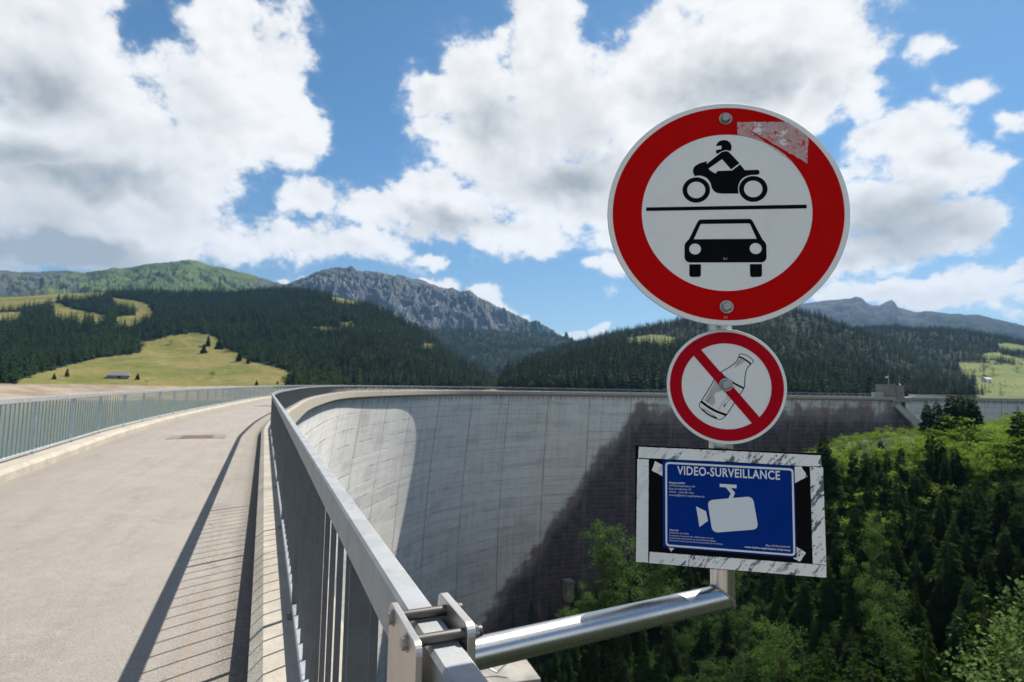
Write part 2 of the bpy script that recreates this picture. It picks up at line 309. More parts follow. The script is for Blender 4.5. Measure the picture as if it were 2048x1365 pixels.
def m_stain(name='brushed_stainless_steel', base=(.62, .60, .57), rough=.24):
    m, g, b = mat(name, base, rough, 1.); tc = g.n('ShaderNodeTexCoord').outputs['Object']
    l = g.noise(g.vm('MULTIPLY', tc, (220., 220., 3.)), 1., 4, .6); n = g.noise(tc, 7, 5, .6)
    g.L.new(g.mix(g.ss(n, .4, .7, 0., .6), base, tuple(x*.78 for x in base)), b.inputs['Base Color'])
    g.L.new(g.ss(g.m('ADD', g.m('MULTIPLY', l, .3), g.m('MULTIPLY', n, .7)), .3, .7, rough-.02, rough+.08), b.inputs['Roughness']); return m

M_ROAD, M_KERB, M_WALL, M_GALV, M_STEEL = m_road(), m_kerb(), m_wall(), m_galv(), m_stain()
M_RAIL = m_galv('handrail_zinc', (.33, .34, .345), .5, .35); M_BAR_SHADE = m_galv('shaded_zinc', (.125, .135, .145), .6, .2); M_BAR_LIT = m_galv('sunlit_zinc', (.23, .39, .385), .5, .25)  # same bar zinc twice: shade coloured into the valley side, sunlight into the lake side
M_WALL2 = m_wall('plain_dam_concrete', False)
M_CONC = noisy('rough_concrete', (.14, .13, .115), (.24, .22, .19), .6, .92, bd=.02, bs=3)
M_ROCKC = noisy('weathered_concrete', (.17, .155, .14), (.30, .28, .25), 1.2, .92, bd=.02, bs=6)

# ------------------------------------------------------------------ dam crest curve (line of the valley-side railing)
CP = np.array([(4, -8.6), (.285, 0), (-3.48, 8.7), (-5.63, 13.7), (-8.33, 20.6), (-10.7, 27), (-13.2, 35), (-18.5, 52), (-21.6, 64), (-27.3, 90), (-29, 106), (-27, 127), (-22.3, 149), (-13, 167), (-.5, 180), (14, 188.5), (32, 194), (56, 198.5), (98, 204), (141, 209.5)])
def crest_curve(pts, ds=.5):
    out = []
    for i in range(len(pts)-1):
        p0 = pts[max(i-1, 0)]; p1 = pts[i]; p2 = pts[i+1]; p3 = pts[min(i+2, len(pts)-1)]
        t0 = 0; t1 = t0+np.linalg.norm(p1-p0)**.5+1e-9; t2 = t1+np.linalg.norm(p2-p1)**.5; t3 = t2+np.linalg.norm(p3-p2)**.5+1e-9
        for t in np.linspace(t1, t2, 40, endpoint=False):
            A1 = p1 if i == 0 else (t1-t)/(t1-t0)*p0+(t-t0)/(t1-t0)*p1
            A2 = (t2-t)/(t2-t1)*p1+(t-t1)/(t2-t1)*p2
            A3 = (t3-t)/(t3-t2)*p2+(t-t2)/(t3-t2)*p3 if i < len(pts)-2 else p2
            out.append((t2-t)/(t2-t1)*((t2-t)/(t2-t0)*A1+(t-t0)/(t2-t0)*A2)+(t-t1)/(t2-t1)*((t3-t)/(t3-t1)*A2+(t-t1)/(t3-t1)*A3))
    out = np.array(out+[pts[-1]]); s = np.r_[0, np.cumsum(np.linalg.norm(np.diff(out, axis=0), axis=1))]
    S = np.arange(0, s[-1], ds); P = np.c_[np.interp(S, s, out[:, 0]), np.interp(S, s, out[:, 1])]
    h = np.unwrap(np.arctan2(np.gradient(P[:, 0]), np.gradient(P[:, 1])))
    k = np.exp(-.5*(np.arange(-24, 25)/8.)**2); k /= k.sum(); hs = np.convolve(np.pad(h, 24, mode='edge'), k, mode='valid')
    w = np.clip((S-22)/20, 0, 1); hh = h*(1-w)+hs*w; hh[:60] = R(-23.4)
    Q = np.zeros_like(P); Q[0] = P[0]
    for i in range(1, len(S)): Q[i] = Q[i-1]+ds*np.array([math.sin(hh[i]), math.cos(hh[i])])
    return S, Q, hh
S_, Q_, H_ = crest_curve(CP)
SMAX = S_[-1]
def cpt(s, o=0., z=0.):          # point at arc length s, offset o towards the valley
    x = np.interp(s, S_, Q_[:, 0]); y = np.interp(s, S_, Q_[:, 1]); h = np.interp(s, S_, H_)
    if np.isscalar(s) and s < 0: x += s*math.sin(h); y += s*math.cos(h)
    return np.array([x+math.cos(h)*o, y-math.sin(h)*o, z])
def cdir(s):
    h = float(np.interp(s, S_, H_)); return np.array([math.sin(h), math.cos(h), 0]), np.array([math.cos(h), -math.sin(h), 0])
def sweep(prof, ss, closed=True, uvw=None):   # profile of (o,z) swept along the crest
    n = len(prof); V = []; UV = []; F = []
    L = np.r_[0, np.cumsum([math.dist(prof[i], prof[i+1]) for i in range(n-1)])]
    for s in ss:
        for j, (o, z) in enumerate(prof): V.append(cpt(s, o, z)); UV.append((s, uvw[j] if uvw else L[j]))
    m = n if closed else n-1
    for i in range(len(ss)-1):
        for j in range(m):
            a = i*n+j; b = i*n+(j+1) % n; F.append((a, b, b+n, a+n))
    if closed: F += [tuple(range(n)), tuple(range((len(ss)-1)*n, len(ss)*n))[::-1]]
    return V, F, UV
SS = np.r_[np.arange(0., 60, 1.), np.arange(60, SMAX, 2.), SMAX]

# road sheet
V, F, UV = sweep([(-.262, 0.0), (-.30, .004), (-.64, .012), (-2.1, .03), (-3.6, .012), (-4.05, 0.)], SS, closed=False, uvw=[.262, .30, .64, 2.1, 3.6, 4.05])
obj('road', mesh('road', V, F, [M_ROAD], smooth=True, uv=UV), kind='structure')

dam = obj('arch_dam', None, label='long curved concrete arch dam, pale grey and sunlit at left, dark stained at right', cat='dam')
V, F, UV = sweep([(-.262, -.2), (-.262, .15), (-.19, .2), (.25, .2), (.28, .17), (.28, -.80), (.20, -.86), (-.1, -.90), (-.40, -.96), (-.40, -1.3)], SS, closed=False, uvw=[0, .1, .2, .6, .7, 1.4, 2.2, 2.3, 2.6, 2.7])
obj('parapet_kerb', mesh('parapet_kerb', V, F, [M_KERB], uv=UV), dam, label='cream concrete kerb and fascia on the valley side')
V, F, UV = sweep([(-4.045, -.2), (-4.05, .13), (-4.11, .2), (-4.66, .2), (-4.70, .17), (-4.70, -.80), (-4.4, -.86), (-4.4, -1.2)], SS, closed=False, uvw=[0, .1, .2, .7, .8, 1.4, 2.2, 2.3])
obj('parapet_kerb', mesh('parapet_kerb', V, F, [M_KERB], uv=UV), dam, label='cream concrete kerb on the lake side')
def cant(D): return .165*D-.00135*D**2
def dam_faces():
    ws = np.r_[np.arange(-16., SMAX-1, 1.5), SMAX, np.arange(SMAX+1, SMAX+34, 1.5)]; D0 = np.where(ws > SMAX, np.maximum(0, (ws-SMAX)*.9-.5), 0.); wd = np.r_[np.linspace(0, 6, 5), np.arange(8, 113, 3.)]
    V = []; UV = []
    for s, d0 in zip(ws, D0):
        for D in d0+wd*(1-d0/113):
            s0 = max(s, 0); s0 = min(s0, SMAX); p = cpt(s0, -.40-cant(D), -1.0-D); t, _ = cdir(s0); p = p+t*(s-s0); V.append(p); UV.append((s, D))
    n = len(wd); F = [(i*n+j, i*n+j+1, (i+1)*n+j+1, (i+1)*n+j) for i in range(len(ws)-1) for j in range(n-1)]
    k = len(V); MI = [0]*len(F)
    for s, d0 in zip(ws, D0):
        for D in d0+wd*(1-d0/113):
            s0 = max(s, 0); s0 = min(s0, SMAX); p = cpt(s0, -4.3-cant(D)-.10*D, -1.0-D); t, _ = cdir(s0); p = p+t*(s-s0); V.append(p); UV.append((s+400, D))
    F += [(k+i*n+j, k+(i+1)*n+j, k+(i+1)*n+j+1, k+i*n+j+1) for i in range(len(ws)-1) for j in range(n-1)]
    e = (len(ws)-1)*n; F += [(e+j, e+j+1, k+e+j+1, k+e+j) for j in range(n-1)]
    return mesh('wall', V, F, [M_WALL], smooth=True, uv=UV)
obj('wall', dam_faces(), dam)
# road slab end caps are covered by the abutment house at the far end

# ------------------------------------------------------------------ railings
BS, PS = .205, 2.46
def rail_profile(o, z0, z1, w, r):
    return [(o-w+r, z0), (o+w-r, z0), (o+w, z0+r), (o+w, z1-r), (o+w-r, z1), (o-w+r, z1), (o-w, z1-r), (o-w, z0+r)]
def bar_mb(mb, s, o, z0, z1, d, t, m=0):
    T, N = cdir(s); c = cpt(s, o, (z0+z1)/2); mb.box(c, (T*t/2, N*d/2, np.array([0, 0, (z1-z0)/2])), m)
S0 = 9.4   # arc length beside the camera
def railing(name, label, o, near):
    r = obj(name, None, label=label, cat='railing')
    V, F, UV = sweep(rail_profile(o, 1.23, 1.33, .025, .006), SS); hm = mesh('handrail', V, F, [M_RAIL]); obj('handrail', hm, r)
    V, F, UV = sweep(rail_profile(o, .25, .285, .025, .004), SS); obj('bottom_rail', mesh('bottom_rail', V, F, [M_GALV]), r)
    posts = [S0-8.2+i*PS+near for i in range(int(SMAX/PS)) if S0-8.2+i*PS+near < SMAX]
    bars = []; 
    for i, p in enumerate(posts):
        bars += [p+BS*k for k in range(1, 12) if p+BS*k < SMAX]
    key = (lambda s: s if s > S0-3 else 1e6-s) if o > -1 else (lambda s: abs(s-S0-8) if s > S0+6 else 1e6-s)
    posts.sort(key=key); bars.sort(key=key); bm_ = M_BAR_SHADE if o > -1 else M_BAR_LIT
    for i, p in enumerate(posts[:100]):
        mb = MB(); bar_mb(mb, p, o, .2, 1.232, .055, .012); bar_mb(mb, p, o, .2, .207, .10, .09); obj('post', mb.mesh('post', [M_BAR_SHADE if o > -1 else M_GALV]), r)
    mb = MB()
    for p in posts[100:]: bar_mb(mb, p, o, .2, 1.232, .055, .012)
    obj('post', mb.mesh('post', [M_GALV]), r, kind='stuff')
    for i, p in enumerate(bars[:100]):
        mb = MB(); bar_mb(mb, p, o, .284, 1.232, .0195, .006); obj('baluster', mb.mesh('baluster', [bm_]), r)
    mb = MB()
    for p in bars[100:]: bar_mb(mb, p, o, .284, 1.232, .0195, .006)
    obj('baluster', mb.mesh('baluster', [bm_]), r, kind='stuff')
    # dark sleeves where handrail lengths meet
    for k in range(-1, 12):
        s = S0+k*PS*5+8.8+near*3
        if 0 < s < 120:
            mb = MB(); T, N = cdir(s); mb.box(cpt(s, o, 1.28), (T*.004, N*.0262, np.array([0, 0, .0515]))); obj('rail_joint', mb.mesh('rail_joint', [M_DARK]), r)
    return r
M_DARK = noisy('dark_gap', (.03, .03, .03), (.06, .06, .06), 30, .8)
railing('valley_railing', 'galvanised railing on the valley side of the road, clamped to the sign bracket', 0., 0.)
railing('lake_railing', 'galvanised railing on the lake side along the left road edge', -4.40, .35)

# ------------------------------------------------------------------ sign bracket
def s_of(p):                     # arc length near the camera (straight part)
    T, N = cdir(S0); d = np.array([p[0], p[1], 0])-cpt(S0); return S0+float(d@T)
T0, N0 = cdir(S0)
br = obj('sign_bracket', None, label='steel tube bracket holding the signs, clamped over the near handrail', cat='sign post')
ZR = 1.33
def rail_at_Y(Y, o, z):
    k = (Y-cpt(S0)[1])/T0[1]; p = cpt(S0)+T0*k+N0*o; p[2] = z; return p
def plate(o, t, Y0, Y1, z0, z1, rc=.016):
    a = rail_at_Y(Y0, o, z0); L = (Y1-Y0)/T0[1]; H = z1-z0
    pts = [(0, 0), (L, 0)]+[(L-rc+rc*math.cos(q), H-rc+rc*math.sin(q)) for q in np.linspace(0, math.pi/2, 6)]+[(rc+rc*math.cos(q), H-rc+rc*math.sin(q)) for q in np.linspace(math.pi/2, math.pi, 6)]
    mb = MB(); mb.prism(pts, a, T0, np.array([0, 0, 1.]), N0, t); return mb.mesh('clamp_plate', [M_PLATE], bevel=.0012)
M_PLATE = m_stain('satin_steel_plate', (.60, .56, .52), .38)
M_ROD = m_stain('dark_threaded_steel', (.17, .155, .14), .42)
M_BOLT = m_stain('bolt_steel', (.36, .34, .30), .38)
obj('clamp_plate', plate(-.055, .010, .805, .963, ZR-.30, ZR+.026), br)
obj('clamp_plate', plate(.029, .013, .835, .975, ZR-.18, ZR+.026), br)
def hexbolt(mb, c, ax, r, h, washer=0):
    ax = np.array(ax, float)
    if washer: mb.tube(c, c+ax*washer, r*1.32, n=28); c = c+ax*washer
    mb.tube(c, c+ax*h*.8, r, n=6); mb.tube(c+ax*h*.8, c+ax*h, r, r*.86, n=6)
for Y in (.935, .850):
    mb = MB(); a = rail_at_Y(Y, -.058, ZR+.0095); b = rail_at_Y(Y, .056, ZR+.0095); mb.tube(a, b, .0078, n=18)
    for q_ in range(46): mb.tube(a+(b-a)*(q_/46), a+(b-a)*((q_+.5)/46), .0084, .0084, n=14, caps=False)
    obj('clamp_rod', mb.mesh('clamp_rod', [M_ROD], smooth=True), br)
    mb = MB(); hexbolt(mb, rail_at_Y(Y, -.055, ZR+.0095), -N0, .0095, .007, .0015); obj('bolt', mb.mesh('bolt', [M_BOLT]), br)
    mb = MB(); hexbolt(mb, rail_at_Y(Y, .042, ZR+.0095), N0, .0095, .008, .0015); obj('nut', mb.mesh('nut', [M_BOLT]), br)
AZ = EYE-.42
armA = np.array([-.069, .920, AZ]); armB = np.array([.4387, 1.197, AZ])
POST = np.array([.4387, 1.197]); RT = .0242
def tube_mesh(name, a, b, r, n=48, m=None, cut=None):
    mb = MB(); mb.tube(a, b, r, n=n); return mb.mesh(name, [m or M_STEEL], smooth=True)
# arm and post meet in a mitre: clip the arm ring on a slanted plane
def mitre():
    d = armB-armA; L = np.linalg.norm(d); d /= L; x = np.cross(d, (0, 0, 1)); x /= np.linalg.norm(x); y = np.array([0, 0, 1.]); n = 56
    V = []; F = []
    for k in range(9):
        for i in range(n):
            q = 2*math.pi*i/n; e = x*math.cos(q)*RT+y*math.sin(q)*RT; l = (L-.0*math.sin(q)*RT)*k/8
            if k == 8: l = L-math.sin(q)*RT
            V.append(armA+d*l+e)
    F = [(k*n+i, k*n+(i+1) % n, (k+1)*n+(i+1) % n, (k+1)*n+i) for k in range(8) for i in range(n)]
    return mesh('arm', V, F, [M_STEEL], smooth=True), d, x
am, ad, ax_ = mitre(); obj('arm', am, br)
def postmesh():
    n = 56; V = []; d = ad
    for k, z in enumerate((0, AZ+.06, AZ+.3, EYE+.2, EYE+.55)):
        for i in range(n):
            q = 2*math.pi*i/n; e = d*math.cos(q)*RT+ax_*math.sin(q)*RT
            zz = AZ-math.cos(q)*RT if k == 0 else z
            V.append((POST[0]+e[0], POST[1]+e[1], zz))
    F = [(k*n+i, k*n+(i+1) % n, (k+1)*n+(i+1) % n, (k+1)*n+i) for k in range(4) for i in range(n)]+[tuple(range(4*n, 5*n))]
    return mesh('post', V, F, [M_STEEL], smooth=True)
pm = postmesh(); obj('post', pm, br)
mb = MB(); rng = random.Random(4)     # weld bead along the mitre
pr = None
for i in range(61):
    q = 2*math.pi*i/60; e = ad*math.cos(q)*RT*1.01+ax_*math.sin(q)*RT*1.01; p = np.array([POST[0]+e[0], POST[1]+e[1], AZ-math.cos(q)*RT+.001])
    if pr is not None: mb.tube(pr, p, .0016+.0008*rng.random(), .0016+.0008*rng.random(), n=6, caps=False)
    pr = p
obj('weld_bead', mb.mesh('weld_bead', [noisy('burnt_weld', (.16, .14, .13), (.45, .42, .40), 300, .45, .9)]), br)

# ------------------------------------------------------------------ sign frames, flat artwork
def frame(c, yaw, tilt):
    ya = R(yaw); ti = R(tilt); r = np.array([math.cos(ya), -math.sin(ya), 0]); n0 = np.array([-math.sin(ya), -math.cos(ya), 0])
    u = np.array([0, 0, 1.])*math.cos(ti)+n0*math.sin(ti); n = np.cross(r, u); return c, r, u, n
def fmat(f): c, r, u, n = f; return Matrix([(r[i], u[i], n[i], c[i]) for i in range(3)]+[(0, 0, 0, 1)])
def loc(f, x, y, depth=0.):
    c, r, u, n = f; P = on_plane(x, y, c+n*depth, n)-c; return (float(P@r), float(P@u))
def curve2d(name, loops, z, t, m):
    cu = bpy.data.curves.new(name, 'CURVE'); cu.dimensions = '2D'; cu.fill_mode = 'BOTH'; cu.extrude = t/2
    for L in loops:
        sp = cu.splines.new('POLY'); sp.points.add(len(L)-1); sp.use_cyclic_u = True
        for i, p in enumerate(L): sp.points[i].co = (p[0], p[1], 0, 1)
    o = bpy.data.objects.new(name, cu); me = bpy.data.meshes.new_from_object(o); bpy.data.objects.remove(o); bpy.data.curves.remove(cu)
    me.name = name; me.transform(Matrix.Translation((0, 0, z+t/2))); me.materials.clear(); me.materials.append(m); return me
def join_me(name, mes):
    bm = bmesh.new()
    for k in mes: bm.from_mesh(k)
    out = bpy.data.meshes.new(name); bm.to_mesh(out); bm.free()
    for m in mes[0].materials: out.materials.append(m)
    return out
def circ(r, n=96, c=(0, 0), ry=None): return [(c[0]+r*math.cos(2*math.pi*i/n), c[1]+(ry or r)*math.sin(2*math.pi*i/n)) for i in range(n)]
def smooth_loop(P, it=1, closed=True):
    for _ in range(it):
        Q = []
        n = len(P)
        for i in range(n if closed else n-1):
            a, b = P[i], P[(i+1) % n]; Q += [(a[0]*.75+b[0]*.25, a[1]*.75+b[1]*.25), (a[0]*.25+b[0]*.75, a[1]*.25+b[1]*.75)]
        if not closed: Q = [P[0]]+Q+[P[-1]]
        P = Q
    return P
def stroke(P, w):
    L = []; Rr = []
    for i, p in enumerate(P):
        a = P[max(i-1, 0)]; b = P[min(i+1, len(P)-1)]; dx_, dy_ = b[0]-a[0], b[1]-a[1]; l = math.hypot(dx_, dy_) or 1
        nx, ny = -dy_/l*w/2, dx_/l*w/2; L.append((p[0]+nx, p[1]+ny)); Rr.append((p[0]-nx, p[1]-ny))
    return L+Rr[::-1]
def paint(name, base, rough=.38, dirt=.12, spec=.4, ds=16):
    m, g, b = mat(name, base, rough, 0, spec); tc = g.n('ShaderNodeTexCoord').outputs['Object']
    n = g.noise(tc, ds, 6, .65); n2 = g.noise(g.vm('MULTIPLY', tc, (1, .3, 1)), 60, 4, .7)
    c = g.mix(g.ss(n, .42, .78, 0., dirt), base, tuple(x*.45 for x in base)); c = g.mix(g.ss(n2, .58, .75, 0., dirt*.8), c, tuple(x*.6+.02 for x in base))
    g.L.new(c, b.inputs['Base Color']); g.L.new(g.ss(n, .3, .7, rough-.05, rough+.15), b.inputs['Roughness']); b.inputs['Specular IOR Level'].default_value = .05; return m
P_WHITE = paint('retroreflective_white', (.86, .83, .775), .5, .10); P_RED = paint('sign_red', (.55, .0015, .0015), .42, .10); P_RED2 = paint('faded_sign_red', (.46, .003, .012), .45, .18)
P_BLACK = paint('sign_black', (.004, .004, .005), .5, .05); P_WHITE2 = paint('dull_white', (.84, .81, .77), .5, .12)
P_BLUE = paint('notice_blue', (.001, .030, .22), .5, .12); P_BPRINT = paint('notice_print_white', (.78, .78, .77), .5, .06)
M_ALU = m_galv('sign_aluminium', (.50, .50, .49), .45, .9)
M_RIM = noisy('lichen_edge', (.30, .29, .22), (.62, .60, .54), 45, .7)
def disc(name, r, f, t=.003):
    mb = MB(); n = 128; ring = [(math.cos(2*math.pi*i/n), math.sin(2*math.pi*i/n)) for i in range(n)]
    prof = [(r-.001, 0), (r, -.001), (r, -t+.0005), (r-.001, -t)]
    V = [(x*pr_, y*pr_, z) for pr_, z in prof for x, y in ring]; F = [(k*n+i, k*n+(i+1) % n, (k+1)*n+(i+1) % n, (k+1)*n+i) for k in range(3) for i in range(n)]
    mi = [1]*len(F)+[0, 2]; F += [tuple(range(n)), tuple(range(3*n, 4*n))[::-1]]
    return mesh(name, V, F, [P_WHITE, M_RIM, M_ALU], mi)
def signbolt(f, x, y, par, r=.0108):
    a, b = loc(f, x, y); mb = MB(); c = np.array([a, b, 0.]); mb.tube(c, c+np.array([0, 0, .0022]), r*1.28, n=32); c = c+np.array([0, 0, .0022])
    mb.tube(c, c+np.array([0, 0, .006]), r*.98, n=6); mb.tube(c+np.array([0, 0, .006]), c+np.array([0, 0, .0078]), r*.98, r*.80, n=6)
    obj('bolt', mb.mesh('bolt', [M_BOLT], bevel=.0004), par)
def saddle(par, a, b):     # clip tying a sign to the tube behind it
    mb = MB(); mb.box((a, b, -.010), ((.018, 0, 0), (0, .014, 0), (0, 0, .0068))); obj('mounting_clip', mb.mesh('mounting_clip', [M_BOLT]), par)

# --- no vehicles sign
fA = frame(np.array([.4361, 1.150, EYE+.3685]), 8, -4)
sg = obj('no_vehicles_sign', None, label='big round red and white sign with motorcycle above car, topmost on the post', cat='road sign', mw=fmat(fA))
RA = .2405
obj('sign_disc', disc('sign_disc', RA, fA), sg)
obj('red_ring', curve2d('red_ring', [circ(RA*.954, 160), circ(RA*.703, 160)], .0002, .0003, P_RED), sg)
def z3(L): return [loc(fA, 1350+x/4.2655, 260+y/4.2655) for x, y in L]
def za(L): return [loc(fA, 1200+x/2.7308, 180+y/2.73) for x, y in L]
def jag(L, k, seed):    # slightly torn edge
    rg = random.Random(seed); out = []
    for i in range(len(L)):
        a, b = L[i], L[(i+1) % len(L)]; n = max(1, int(math.dist(a, b)/(6 if k > .1 else .006)))
        for j in range(n): out.append((a[0]+(b[0]-a[0])*j/n+rg.uniform(-k, k), a[1]+(b[1]-a[1])*j/n+rg.uniform(-k, k)))
    return out
def dm(cx, cy, rx, ry, z=z3):
    c = z([(cx, cy)])[0]; a = z([(cx+rx, cy)])[0]; b = z([(cx, cy+ry)])[0]; return circ((math.dist(a, c)+math.dist(b, c))/2, 64, c)
helmet = smooth_loop([(352, 134), (362, 110), (385, 95), (415, 88), (448, 93), (472, 112), (483, 145), (480, 168), (470, 184)])+[]
A1 = curve2d('a', [z3([(350, 140), (354, 128), (366, 108), (386, 94), (415, 88), (444, 92), (468, 108), (481, 132), (483, 155), (478, 172), (470, 184), (452, 176), (430, 174), (410, 179), (388, 190), (368, 202), (351, 205), (350, 174), (397, 166), (397, 135)])], .0002, .0003, P_BLACK)
A2 = curve2d('a', [z3([(274, 290), (395, 193), (412, 186), (435, 183), (455, 188), (468, 200), (550, 286), (478, 339), (402, 251), (284, 333), (262, 312)])], .0002, .0003, P_BLACK)
A3 = curve2d('a', [z3([(168, 396), (156, 372), (152, 350), (158, 325), (178, 304), (210, 287), (273, 268), (269, 282), (272, 294), (286, 333), (300, 348), (325, 364), (348, 375), (355, 358), (370, 352), (487, 348), (555, 296), (596, 346), (705, 342), (718, 350), (722, 368), (714, 381), (695, 384), (650, 386), (610, 395), (578, 413), (556, 438), (542, 468), (537, 500), (541, 545), (400, 545), (360, 540), (332, 524), (313, 495), (303, 455), (285, 425), (262, 406), (230, 394), (198, 391)])], .0002, .0003, P_BLACK)
A4 = curve2d('a', [dm(181, 514, 117.5, 108), dm(181, 514, 76, 72)], .0002, .0003, P_BLACK); A5 = curve2d('a', [dm(667, 505, 122, 110), dm(667, 505, 79, 72)], .0002, .0003, P_BLACK)
obj('motorcycle_pictogram', join_me('motorcycle_pictogram', [A1, A2, A3, A4, A5]), sg)
obj('divider_bar', curve2d('divider_bar', [za([(252, 643), (1128, 627.5), (1129, 648), (252, 662)])], .0002, .0003, P_BLACK), sg)
body = [(190, 790), (122, 930), (90, 965), (81, 985), (81, 1092), (91, 1116), (110, 1129), (126, 1133), (742, 1131), (763, 1124), (777, 1105), (781, 1085), (779, 985), (768, 960), (745, 935), (668, 790), (654, 769), (634, 761), (216, 767), (203, 773)]
win = [(215, 812), (222, 804), (630, 799), (641, 806), (697, 931), (160, 935)]
B1 = curve2d('a', [z3(body), z3(win), dm(171, 1018, 50, 47), dm(688, 1014, 51, 48)], .0002, .0003, P_BLACK)
B2 = curve2d('a', [z3([(122, 1148), (221, 1148), (221, 1238), (216, 1250), (206, 1256), (138, 1256), (127, 1250), (122, 1240)]), z3([(638, 1147), (741, 1146), (742, 1237), (737, 1250), (727, 1256), (656, 1257), (644, 1250), (640, 1240)])], .0002, .0003, P_BLACK)
obj('car_pictogram', join_me('car_pictogram', [B1, B2]), sg)
def m_residue():
    m, g, b = mat('sticker_residue', (.7, .68, .66), .6); tc = g.n('ShaderNodeTexCoord').outputs['Object']
    n = g.noise(g.vm('ADD', tc, g.vm('SCALE', g.noise(tc, 30, 3, .6, out=1), scale=.02)), 26, 6, .72); n2 = g.noise(tc, 70, 5, .8)
    a = g.m('ADD', g.m('MULTIPLY', g.ss(n2, .35, .5), .30), g.ss(n, .55, .62, 0., .6))
    a = g.m('MULTIPLY', a, g.m('SUBTRACT', 1., g.ss(g.noise(g.vm('MULTIPLY', tc, (1, .35, 1)), 90, 4, .6), .63, .67)))
    b.inputs['Specular IOR Level'].default_value = .05; b.inputs['Base Color'].default_value = (.86, .81, .76, 1); g.L.new(g.m('ADD', g.m('MULTIPLY', a, .95), .02), b.inputs['Alpha']); return m
_o = za([(750, 180), (800, 176), (900, 177), (1030, 178), (1137, 258), (1135, 330), (1134, 403), (1065, 403)]); _a0 = math.atan2(_o[-1][1], _o[-1][0]); _a1 = math.atan2(*za([(752, 247)])[0][::-1])
_arc = [(RA*.706*math.cos(_a0+(_a1-_a0)*k/24), RA*.706*math.sin(_a0+(_a1-_a0)*k/24)) for k in range(25)]
obj('sticker_residue', curve2d('sticker_residue', [jag(_o[:-1], .0012, 8)[:-int(1)]+_arc], .0006, .0001, m_residue()), sg)
signbolt(fA, 1451, 238.5, sg, .0105); signbolt(fA, 1453, 614.5, sg, .0105)
saddle(sg, 0, .19); saddle(sg, 0, -.19)

def text(body, f, p0, p1, z, m, bold=0., name='t', align_h=None, zz=.0003):
    a = loc(f, *p0); b = loc(f, *p1)
    cu = bpy.data.curves.new('t', 'FONT'); cu.body = body; cu.offset = bold*1.2; cu.space_character = 1.0+bold*4; cu.resolution_u = 3
    o = bpy.data.objects.new('t', cu); me = bpy.data.meshes.new_from_object(o); bpy.data.objects.remove(o); bpy.data.curves.remove(cu)
    xs = [v.co.x for v in me.vertices]; x0, x1 = min(xs), max(xs); k = math.dist(a, b)/(x1-x0); an = math.atan2(b[1]-a[1], b[0]-a[0])
    me.transform(Matrix.Translation((a[0], a[1], z+zz))@Matrix.Rotation(an, 4, 'Z')@Matrix.Diagonal((k, k*(align_h or 1), 1, 1))@Matrix.Translation((-x0, 0, 0)))
    me.materials.clear(); me.materials.append(m); return me
GREYP = paint('print_grey', (.35, .35, .34), .5, 0)
t1 = text('Bd', fA, (1447, 520.5), (1454, 520.3), .0005, GREYP); t2 = text('Bd', fA, (1448, 637.5), (1455, 637.3), .0005, GREYP)
obj('maker_mark', join_me('maker_mark', [t1, t2]), sg)

# --- no bottles sign
cB = frame(np.array([.4335, 1.150, EYE+.0105]), 9, -4)
cc = on_plane(1452, 772.3, cB[0], cB[3]); fB = (cc, cB[1], cB[2], cB[3])
sb = obj('no_bottles_sign', None, label="small round sign with a crossed out bottle, between the big sign and the notice", cat='prohibition sign', mw=fmat(fB))
RB = .1163
dB = disc('sign_disc', RB, fB); dB.materials[0] = P_WHITE2; obj('sign_disc', dB, sb)
def z7(L): return [loc(fB, 1350+x/6.5, 670+y/6.5) for x, y in L]
w7 = .1163/ (121.2*6.5)     # local size of one pixel of that enlargement
bl = []
def bs(P, w, sm=1): bl.append(curve2d('b', [stroke(smooth_loop(z7(P), sm, False), w*w7)], .0002, .0002, P_BLACK))
bs([(828, 283), (818, 320), (790, 358), (740, 400), (680, 440), (596, 484), (560, 515), (515, 580), (350, 850)], 11)
bs([(985, 378), (950, 415), (925, 465), (912, 530), (905, 600), (908, 650), (895, 700), (848, 770), (775, 880), (668, 1045)], 11)
bs([(835, 275), (836, 255), (860, 245), (925, 265), (985, 300), (1018, 340), (1012, 368), (992, 376), (940, 345), (885, 312), (840, 290), (834, 272)], 9)
bs([(824, 285), (870, 298), (935, 338), (992, 385)], 21); bs([(590, 490), (640, 548), (705, 590), (790, 645), (895, 695)], 24)
bs([(335, 862), (420, 930), (530, 995), (665, 1043)], 31); bs([(335, 870), (308, 925), (345, 965), (400, 1020), (490, 1075), (600, 1110), (668, 1045)], 9)
bs([(345, 962), (400, 1015), (475, 1062), (545, 1085)], 20); bs([(372, 962), (440, 1005), (545, 1082)], 6)
for i in range(24):
    k = i/23; x0 = 528-148*k; y0 = 600+245*k; L = 95+30*math.sin(k*9)+25*k; bs([(x0, y0), (x0+L*.82, y0+L*.55)], 3.2, 0)
for i in range(12):
    k = i/11; x0 = 705-135*k; y0 = 780+180*k; L = 40+16*math.sin(k*13); bs([(x0-L*.35, y0-L*.25), (x0+L*.4, y0+L*.3)], 3.2, 0)
for i in range(9):
    k = i/8; x0 = 850-78*k; y0 = 312+100*k; L = 70-45*k; bs([(x0, y0), (x0+L*.85, y0+L*.5)], 3.2, 0)
bs([(735, 800), (640, 935)], 5, 0); bs([(655, 905), (635, 940)], 14, 0); bs([(470, 800), (415, 880)], 5, 0); bs([(855, 315), (795, 395)], 6, 0)
obj('bottle_pictogram', join_me('bottle_pictogram', bl), sb)
ri = RB*.744; qa = z7([(243, 265)])[0]; qb = z7([(988, 1130)])[0]; qc = z7([(340, 190)])[0]; qd = z7([(1087, 1052)])[0]
